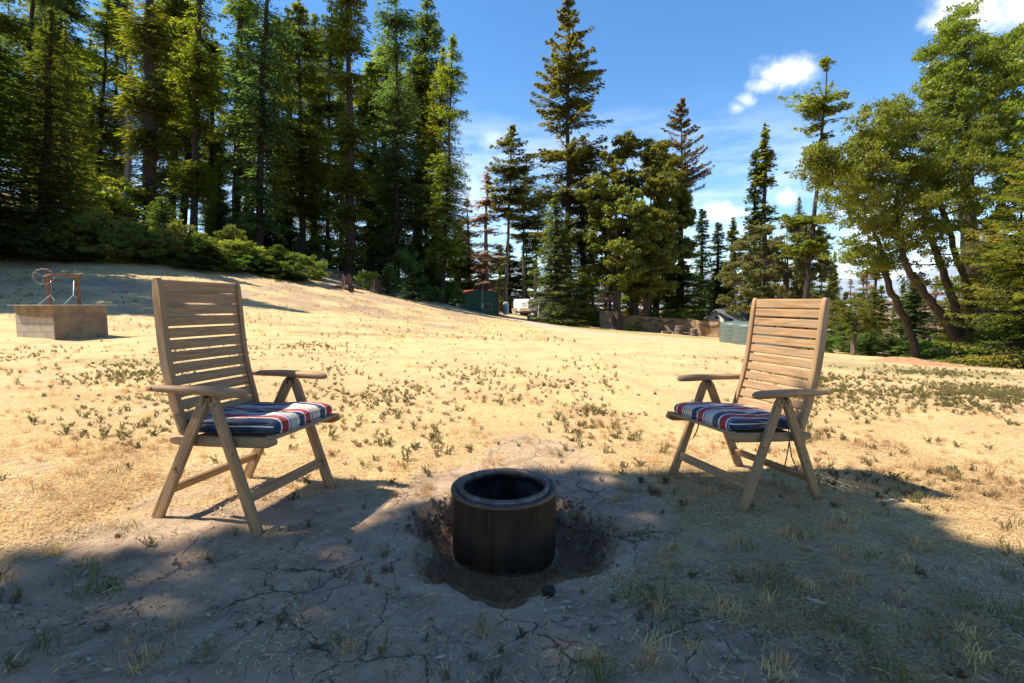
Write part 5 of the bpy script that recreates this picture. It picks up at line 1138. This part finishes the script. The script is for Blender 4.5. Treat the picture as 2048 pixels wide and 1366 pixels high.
# frond redwoods at the right edge
b = at(2085, 640, 12.6); plant('frond', 'redwood_tree', 'near redwood with flat orange-tipped sprays cut by the right edge', 'tree', b[0], b[1], at(2085, 250, 12.6)[2] - gz(b[0], b[1]) + .4, .60)
b = at(2030, 640, 15.5); plant('frond', 'redwood_tree', 'second orange-tipped redwood just behind the near one at the right edge', 'tree', b[0], b[1], at(2030, 420, 15.5)[2] - gz(b[0], b[1]) + .4, .50)
b = at(2290, 640, 12.5); plant('frond', 'redwood_tree', 'tall orange-tipped redwood whose top boughs hang into the upper right corner', 'tree', b[0], b[1], at(2290, -200, 12.5)[2] - gz(b[0], b[1]), .85)

plant('tanoak0', 'tanoak_tree', 'unseen tanoak added behind the camera on the right to block sky light', 'tree', 3.5, -6.5, 12, None)  # tree added out of view to cut sky fill on the shaded foreground
plant('tanoak1', 'tanoak_tree', 'unseen tanoak added behind the camera on the left to block sky light', 'tree', -4.5, -9.5, 12, None)  # second added tree, also unseen, dims the sky light from behind
# ---- the tree overhead, left of the photographer, that shades the foreground
def shade_mask(x, y):
    """where its crown's shadow lies on the lawn (metres)"""
    edge = np.interp(x, [-4, -2.6, -2.05, -1.75, -1.3, -0.95, -0.6, -0.25, 0.05, 0.35, 0.6, 0.85, 1.1, 1.45, 1.7, 1.92, 2.1, 2.5, 3.6],
                        [1.35, 1.52, 1.74, 1.94, 2.14, 2.08, 2.04, 2.38, 2.58, 2.88, 3.04, 2.96, 2.94, 2.84, 2.5, 2.14, 1.84, 1.6, 1.4])
    return y < edge
gs = np.random.default_rng(123); cl_ = []; n_try = 0
holes = [(-1.32, 1.42, .10), (0.93, 1.60, .02), (-0.60, 1.93, .07), (2.2, 1.55, .06)]
while len(cl_) < 760 and n_try < 30000:
    n_try += 1
    x, y = gs.uniform(-4.0, 3.8), gs.uniform(-3.4, 3.0); r = gs.uniform(.30, .50) if y < 1.2 else gs.uniform(.20, .32)
    if not shade_mask(x, y + r * .6): continue
    if any(math.hypot(x - hx, y - hy) < hr + r * .35 for hx, hy, hr in holes): continue
    z = gs.uniform(8.0, 12.5); k_ = (z + 0.0) / TO_SUN[2]; cl_.append((np.array([x, y, 0]) + TO_SUN * k_, r))
for k in range(46):
    cx_, cy_, cr_ = [(0.98, 1.95, .32), (1.5, 2.2, .3), (1.55, 1.8, .3)][k % 3]; a = gs.uniform(0, 6.28); q = cr_ * math.sqrt(gs.random()); z = gs.uniform(8, 12); cl_.append((np.array([cx_ + q * math.cos(a), cy_ + q * math.sin(a), 0]) + TO_SUN * (z / TO_SUN[2]), .24))
O = np.array([-7.2, -3.2, gz(-7.2, -3.2)])
trk = [([(0, 0, -.5), (.1, .4, 2.5), (.2, 1.4, 5.5), (.0, 2.6, 8.0), (.2, 3.6, 10.2)], [.34, .30, .24, .17, .06]), ([(.1, .6, 3.2), (1.4, 1.6, 6.0), (2.2, 2.6, 8.4)], [.2, .16, .06]), ([(.1, .5, 3.0), (-1.5, 1.6, 6.2), (-2.4, 2.4, 9.0)], [.2, .15, .06])]
d = broadleaf('overhead_oak', 301, trk, [(c - O, r) for c, r in cl_], M['barkoak'], M['oakleaf'], .14, 240, 1.0)
t = thing('oak_tree', 'oak standing left of the photographer whose crown shades the foreground', 'tree', tuple(O)); link('trunk', d['trunk'], t); link('crown', d['crown'], t)
# ------------------------------------------------------------------ small plants and litter
def sprig(seed, h, stems, leaf, ls, dens, bare=.15, lean=.7):
    g = np.random.default_rng(seed); P = []; D = []; segs = []
    for k in range(stems):
        a = g.uniform(0, 6.28); l = h * g.uniform(.5, 1.1); ln = g.uniform(.15, lean); o = g.normal(0, .012, 2); s = np.linspace(0, 1, 5)
        x = o[0] + math.cos(a) * ln * l * s ** 1.3; y = o[1] + math.sin(a) * ln * l * s ** 1.3; z = l * s * (1 - .15 * ln) - .005
        segs.append((np.stack([x, y, z], -1), np.linspace(.0018, .0007, 5)))
        m_ = int(dens * l / h); q = g.uniform(bare, 1, m_); px = np.interp(q, s, x); py = np.interp(q, s, y); pz = np.interp(q, s, z); b = g.uniform(0, 6.28, m_)
        d = np.stack([np.cos(b), np.sin(b), g.uniform(.2, 1.2, m_)], -1); P.append(np.stack([px, py, pz], -1) + d * ls * .4); D.append(d)
    P = np.concatenate(P); D = np.concatenate(D); n = len(P)
    V, F = cards(P, D, g.normal(0, 1, (n, 3)), ls * g.uniform(.6, 1.3, n), ls * .42 * g.uniform(.7, 1.2, n))
    tv = tubes_np(segs, 3); F = np.vstack([F, tv[1] + len(V)]); V = np.vstack([V, tv[0]])
    return np_mesh('weed', V, F, leaf)
def tuft(seed, h, n, leaf, rad=.02, lean=.6, w=.0035):
    g = np.random.default_rng(seed); V = []; F = []
    for k in range(n):
        a = g.uniform(0, 6.28); l = h * g.uniform(.4, 1.1); o = g.normal(0, rad, 2); le = g.uniform(.1, lean) * 1.2; b = a + g.normal(0, .6); sd = np.array([-math.sin(a), math.cos(a), 0]) * w / 2
        p0 = np.array([o[0], o[1], -.005]); p1 = p0 + [math.cos(a) * le * l * .35, math.sin(a) * le * l * .35, l * .6]; p2 = p1 + [math.cos(b) * le * l * .6, math.sin(b) * le * l * .6, l * .4 * (1 - le * .6)]
        i0 = len(V); V += [p0 - sd, p0 + sd, p1 + sd * .8, p1 - sd * .8, p2 + sd * .15, p2 - sd * .15]; F += [(i0, i0 + 1, i0 + 2, i0 + 3), (i0 + 3, i0 + 2, i0 + 4, i0 + 5)]
    return np_mesh('grass_tuft', V, F, leaf)
WD = [sprig(400 + k, [.085, .06, .045][k % 3], 5 + k % 5, M['weedleaf'] if k % 3 else M['weedgreen'], [.013, .010, .009][k % 3], [36, 44, 50][k % 3], .1, .8 + .2 * (k % 3)) for k in range(9)]
WG = [sprig(430 + k, .075, 9, M['weedgreen'], .015, 30, .05, .9) for k in range(4)]
TG = [tuft(450 + k, .10, 34, M['drygrass'] if k < 4 else M['grassleaf'], .018 + .004 * k, .7) for k in range(7)]
gw = np.random.default_rng(99)
def gpts(n, dens, umin=-60, umax=2110, vmin=668, vmax=1366):
    """candidate spots spread over the visible lawn, accepted by dens(x, y)"""
    out = []
    while len(out) < n:
        u = gw.uniform(umin, umax, 4000); v = gw.uniform(vmin, vmax, 4000)
        dn = np.radians(4.42) + np.arctan((v - CV) / FPX); y = (EYE[2]) / np.tan(dn) ; x = (u - CU) / FPX * y / CP
        for _ in range(2):
            z = base_z(x, y); y = (EYE[2] - z) / np.tan(dn); x = (u - CU) / FPX * (y * CP - (z - EYE[2]) * SP)
        ok = (y > 1.2) & (y < 14) & (gw.random(4000) < dens(x, y, u, v))
        out += list(zip(x[ok], y[ok]))
    return np.array(out[:n])
blobs = [(980, 760, 130, 40, 1.0), (800, 800, 130, 45, .9), (1130, 770, 110, 50, .9), (560, 700, 120, 18, .6), (900, 850, 120, 40, .45), (1180, 830, 110, 50, .5), (240, 745, 110, 26, 1.0), (60, 720, 90, 26, .6), (160, 700, 150, 16, .5),
         (700, 770, 110, 50, .6), (240, 850, 110, 40, .3), (760, 880, 120, 40, .25), (1420, 720, 160, 20, .15), (330, 790, 80, 30, .5), (1760, 800, 160, 40, .25), (1840, 940, 180, 80, .12), (400, 700, 200, 18, .4), (1480, 1190, 300, 110, .075), (900, 1290, 160, 60, .05), (330, 1120, 260, 60, .03), (1060, 720, 220, 16, .35), (1640, 870, 70, 30, .2)]
def dweed(x, y, u, v):
    d = np.full(len(x), .012)
    for (a, b, ra, rb, w_) in blobs: d = np.maximum(d, w_ * np.exp(-((u - a) / ra) ** 2 - ((v - b) / rb) ** 2))
    return np.clip(d * (1.0 + 2.2 * fbm(x, y, 1.6, 3, 8)), 0, 1)
W = gpts(1600, lambda x, y, u, v: dweed(x, y, u, v) * (pit_r(x, y) > .52) * np.where(y < 2.35, np.where(x < 0, .22, .42), 1), vmax=1366); W = W[np.argsort(W[:, 1])]
zW = ground_z(W[:, 0], W[:, 1])
for k in range(285):
    o = link('weed', WD[k % 9]); o.location = (W[k, 0], W[k, 1], zW[k]); s = gw.uniform(.4, 1.0) * (.72 if W[k, 1] < 2.3 else 1); o.scale = (s * gw.uniform(.8, 1.3), s * gw.uniform(.8, 1.3), s); o.rotation_euler = (gw.normal(0, .1), gw.normal(0, .1), gw.uniform(0, 6.28))
    wx, wy = W[k, 0], W[k, 1]; gn = 'green-leaved' if (k % 9) % 3 == 0 else 'dusty brown'
    zn = 'in the shaded foreground' if wy < 2.3 else 'left of the left chair' if wx < -.62 * wy else 'right of the right chair' if wx > .6 * wy else 'between the chairs, nearer the drum' if wy < 4.2 else 'between the chairs, farther out in the straw'
    tag(o, 'small %s weed sprig %s' % (gn, zn), 'weed', '%s weed sprigs %s' % (gn, zn))
def merge(name, meshes, X, Y, sc_, label, cat, m=None):
    Z = ground_z(X, Y); Vs = {}; data = [(np.array([v.co[:] for v in me_.vertices]), np.array([list(p.vertices) for p in me_.polygons])) for me_ in meshes]
    byM = {}
    for k in range(len(X)):
        j = int(gw.integers(0, len(meshes))); V, F = data[j]; s = gw.uniform(*sc_); a = gw.uniform(0, 6.28)
        V = (V * [s, s, s * gw.uniform(.7, 1.2)]) @ Rz(a).T + [X[k], Y[k], Z[k]]; mk = meshes[j].materials[0].name; b = byM.setdefault(mk, [[], [], 0]); b[0].append(V); b[1].append(F + b[2]); b[2] += len(V)
    V = []; F = []; MI = []; o = 0; mats = []
    for mk, b in byM.items(): V += b[0]; F += [f + o for f in b[1]]; MI += [len(mats)] * sum(len(f) for f in b[1]); o += b[2]; mats.append(bpy.data.materials[mk])
    me_ = np_mesh(name, np.concatenate(V), np.concatenate(F), mats[0]); [me_.materials.append(x) for x in mats[1:]]; me_.polygons.foreach_set('material_index', MI)
    return tag(link(name, me_), label, cat, kind='stuff')
merge('small_weeds', WD, W[285:, 0], W[285:, 1], (.45, .95), 'far sprinkling of dusty weeds over the straw field', 'weeds')
def dgreen(x, y, u, v):
    d = np.maximum.reduce([np.exp(-((u - a) / ra) ** 2 - ((v - b) / rb) ** 2) * w_ for a, b, ra, rb, w_ in ((1840, 780, 200, 32, .6), (1700, 750, 120, 18, .8), (1960, 800, 120, 26, 1.), (1900, 742, 170, 10, 1.), (260, 748, 70, 16, .3), (620, 694, 140, 10, .5), (1980, 860, 90, 24, .3))])
    return np.clip(d * (.7 + 2.2 * fbm(x, y, 1.0, 3, 18)), 0, 1)
Gp = gpts(2200, dgreen, vmax=900); merge('ground_cover', WG, Gp[:, 0], Gp[:, 1], (.3, .75), 'low green weeds matted over the right side of the lawn', 'ground cover')
DG = gpts(1300, lambda x, y, u, v: .15 + .8 * (fbm(x, y, .8, 3, 61) > .05), vmax=1000); merge('dry_tufts', TG[:4], DG[:, 0], DG[:, 1], (.25, .7), 'thin dry grass tufts between the weeds', 'dry grass')
mx, my = gw.uniform(-24, 2, 5200), gw.uniform(13.5, 40, 5200); mu = CU + FPX * mx / my
kp = (my < np.interp(mu, [0, 200, 400, 600, 700, 800, 900, 1100], [26, 27, 29, 33, 36, 42, 48, 50]) - .6) & (fbm(mx, my, .6, 3, 71) > -.15)
merge('rise_grass', TG[:3] + [WD[0], WD[3]], mx[kp][:2600], my[kp][:2600], (.5, 1.3), 'thin dead grass and dusty sprigs on the rise behind the well', 'dry grass')
# grass tufts in the near field, each one its own
def dtuft(x, y, u, v): return np.clip(.05 + .5 * ((u < 420) & (v > 900) & (v < 1200)) * .35 + .55 * ((u > 1180) & (v > 920)) * .4 + .25 * ((np.abs(u - 880) < 120) & (np.abs(v - 900) < 60)), 0, 1) * (pit_r(x, y) > .5)
T_ = gpts(150, dtuft, vmin=850, vmax=1366)
zT = ground_z(T_[:, 0], T_[:, 1])
for k in range(len(T_)):
    o = link('grass_tuft', TG[k % 7]); o.location = (T_[k, 0], T_[k, 1], zT[k]); s = gw.uniform(.35, .85); o.scale = (s * 1.3, s * 1.3, s * .8); o.rotation_euler = (0, 0, gw.uniform(0, 6.28))
    dry = k % 7 < 4
    zn = 'at the left, around the left chair' if T_[k, 0] < -.35 else 'behind and beside the fire drum' if T_[k, 0] < .4 else 'at the right, around the right chair'
    hn = 'dry straw-coloured' if dry else 'green-tinged'
    tag(o, 'small %s grass tuft %s' % (hn, zn), 'grass tuft', '%s grass tufts %s' % (hn, zn))
# straw: tiny chips and stalks lying on the soil
def scatter_flat(name, n, dens, ln, wd, m_, label, cat, vmin, vmax, tilt=.25, lift=.004, amp=.008):
    Q = gpts(n, dens, vmin=vmin, vmax=vmax); z = ground_z(Q[:, 0], Q[:, 1]); a = gw.uniform(0, 6.28, n)
    D_ = np.stack([np.cos(a), np.sin(a), gw.normal(0, tilt, n)], -1); Nn = np.stack([gw.normal(0, .35, n), gw.normal(0, .35, n), np.ones(n)], -1)
    P = np.stack([Q[:, 0], Q[:, 1], z + lift + gw.random(n) ** 2 * amp], -1); V, F = cards(P, D_, Nn, gw.uniform(*ln, n), gw.uniform(*wd, n))
    return tag(link(name, np_mesh(name, V, F, m_)), label, cat, kind='stuff')
def dstraw(x, y, u, v):
    d_, g_, s_ = masks(x, y); return np.clip((1.0 - 1.0 * np.clip(d_ * 1.3, 0, 1)) * (.75 + 1.2 * fbm(x, y, 4, 3, 28)), .012, 1) * np.where(pit_r(x, y) < .47, .0, 1)
scatter_flat('straw', 150000, dstraw, (.008, .04), (.0015, .006), M['straw'], 'pale chopped straw strewn over the lawn', 'straw', 690, 1366)
scatter_flat('dead_grass', 18000, dstraw, (.03, .09), (.0012, .0028), M['drygrass'], 'long dead grass stalks lying on the lawn', 'dead grass', 720, 1366, .35, .008, .015)
def dpit(x, y, u, v): r = pit_r(x, y); return ((r < .45) & (np.hypot(x - DC[0], y - DC[1]) > .245)) * np.where(r < .40, 1, .4)
scatter_flat('pit_straw', 6500, dpit, (.02, .07), (.0012, .004), leafmat('old_straw', (.16, .095, .045), (.48, .31, .15), (1, .9, .8)), 'dead grass and twigs filling the fire hole round the drum', 'dead grass', 950, 1230, .4, .004, .02)
def dcrack(x, y, u, v): d_, g_, s_ = masks(x, y); return np.clip(.5 * d_ * (.2 + 2 * fbm(x, y, 6, 3, 38)), .0, 1) * (pit_r(x, y) > .48)
scatter_flat('leaf_litter', 380, dcrack, (.012, .035), (.005, .014), M['leaflit'], 'small brown leaf fragments caught on the cracked dirt', 'leaf litter', 960, 1366, .3)
# small stones
scatter_flat('twig_litter', 5500, lambda x, y, u, v: .5 * (y < 3.1) * (pit_r(x, y) > .46), (.006, .03), (.0012, .005), leafmat('dark_litter', (.05, .032, .02), (.50, .34, .20), (1, 1, .8)), 'bark crumbs and twig bits on the foreground dirt', 'litter', 900, 1366, .3)
B = MB(); Q = gpts(260, lambda x, y, u, v: .5 * (pit_r(x, y) > .5), vmin=900, vmax=1366); zq = ground_z(Q[:, 0], Q[:, 1])
for k in range(260):
    s = gw.uniform(.002, .0065); V, F = rounded_box(s, s * .8, s * .6, s * .5, 2, 2, 2); B.add((V * (1 + .5 * vnoise(V[:, 0] / s + k, V[:, 1] / s, 1.1, k))[:, None]) @ Rz(k).T + [Q[k, 0], Q[k, 1], zq[k] + s * .2], F)
tag(B.build('pebbles', simple('pebble', (.20, .15, .12), .9, .5, 50), smooth=True), 'scattered pebbles and soil crumbs on the foreground dirt', 'pebbles', kind='stuff')
# single fallen leaves
def leaf(u, v, l, w_, rz_, lab, m_, curl=.25):
    p = ghit(u, v); n_ = 9; V = []; 
    for i_ in range(n_):
        f = i_ / (n_ - 1); ww = w_ * math.sin(math.pi * (f * .94 + .03)) ** .8 / 2 * (1 + .15 * math.sin(f * 17 + u)); x = (f - .5) * l; zc = .004 + curl * l * (f - .5) ** 2
        for j in (-1, -.5, 0, .5, 1): V.append((x, j * ww, zc + abs(j) ** 2 * ww * .35))
    top = len(V); V += [(a, b, c_ - .0006) for a, b, c_ in V]
    F = [(i_ * 5 + j, (i_ + 1) * 5 + j, (i_ + 1) * 5 + j + 1, i_ * 5 + j + 1) for i_ in range(n_ - 1) for j in range(4)]; F += [tuple(top + q for q in f[::-1]) for f in F]
    B = MB(); B.add(V, F); B.tube([(-l * .62, 0, .006), (-l * .45, 0, .004)], .0009, 5); o = B.build('fallen_leaf', m_, smooth=True); o.location = tuple(p + [0, 0, .003]); o.rotation_euler = (gw.normal(0, .12), gw.normal(0, .12), rz_); tag(o, lab, 'leaf')
pale = simple('pale_leaf', (.55, .45, .30), .6, .2, 20)
for (u, v, l, w_, rz_, lab, m_) in ((1632, 1208, .060, .022, -.5, 'largest pale dry leaf lying in shade below the right chair', pale), (1288, 1186, .03, .014, .4, 'small tan leaf right of the fire hole', M['leaflit']), (1137, 1080, .026, .018, 1.0, 'pale leaf scrap in the fire hole right of the drum', pale),
        (1155, 1108, .03, .012, .2, 'narrow leaf in the fire hole below the pale scrap', M['leaflit']), (88, 1048, .042, .016, .3, 'curled tan leaf near the left edge', M['leaflit']), (132, 1063, .038, .012, .8, 'thin tan leaf right of the curled one near the left edge', M['leaflit']), (2030, 1240, .05, .02, -.5, 'pale leaf at the lower right edge', pale),
        (640, 1290, .035, .02, .6, 'brown leaf on the cracked dirt at bottom left of centre', M['leaflit']), (1420, 1262, .03, .016, 2.2, 'brown leaf in the shade at bottom right of centre', M['leaflit']), (1770, 898, .05, .018, 0.1, 'single brown leaf in the sunlit straw right of the right chair', M['leaflit']), (2018, 1020, .055, .02, .1, 'orange brown leaf in sunlit straw at the right edge', simple('orange_leaf', (.36, .17, .06), .7)),
        (560, 1230, .028, .014, 1.2, 'small leaf on the crack left of the drum', M['leaflit']), (280, 1310, .035, .02, 1.5, 'crumpled leaf in the bottom left tuft', M['leaflit']), (880, 1320, .03, .013, .2, 'narrow leaf near the bottom centre', pale)):
    leaf(u, v, l, w_, rz_, lab, m_)
# a few dry sticks
for (u0, v0, u1, v1, r, lab) in ((205, 1190, 245, 1178, .0022, 'pale dry stick lying on the shaded cracked dirt at left'), (1740, 1340, 1790, 1360, .003, 'short twig at the bottom right'), (1290, 1300, 1380, 1260, .002, 'bent grey twig right of the bottom centre'), (10, 1350, 60, 1290, .0022, 'thin twig in the bottom left corner')):
    a, b = ghit(u0, v0), ghit(u1, v1); a[2] += .008; b[2] += .008; c_ = (a + b) / 2 + [0, 0, .006]; O = a.copy(); B = MB(); B.tube([a - O, c_ - O, b - O], [r, r * .9, r * .4], 6); o = B.build('twig', pale, smooth=True); o.location = tuple(O); tag(o, lab, 'twig')
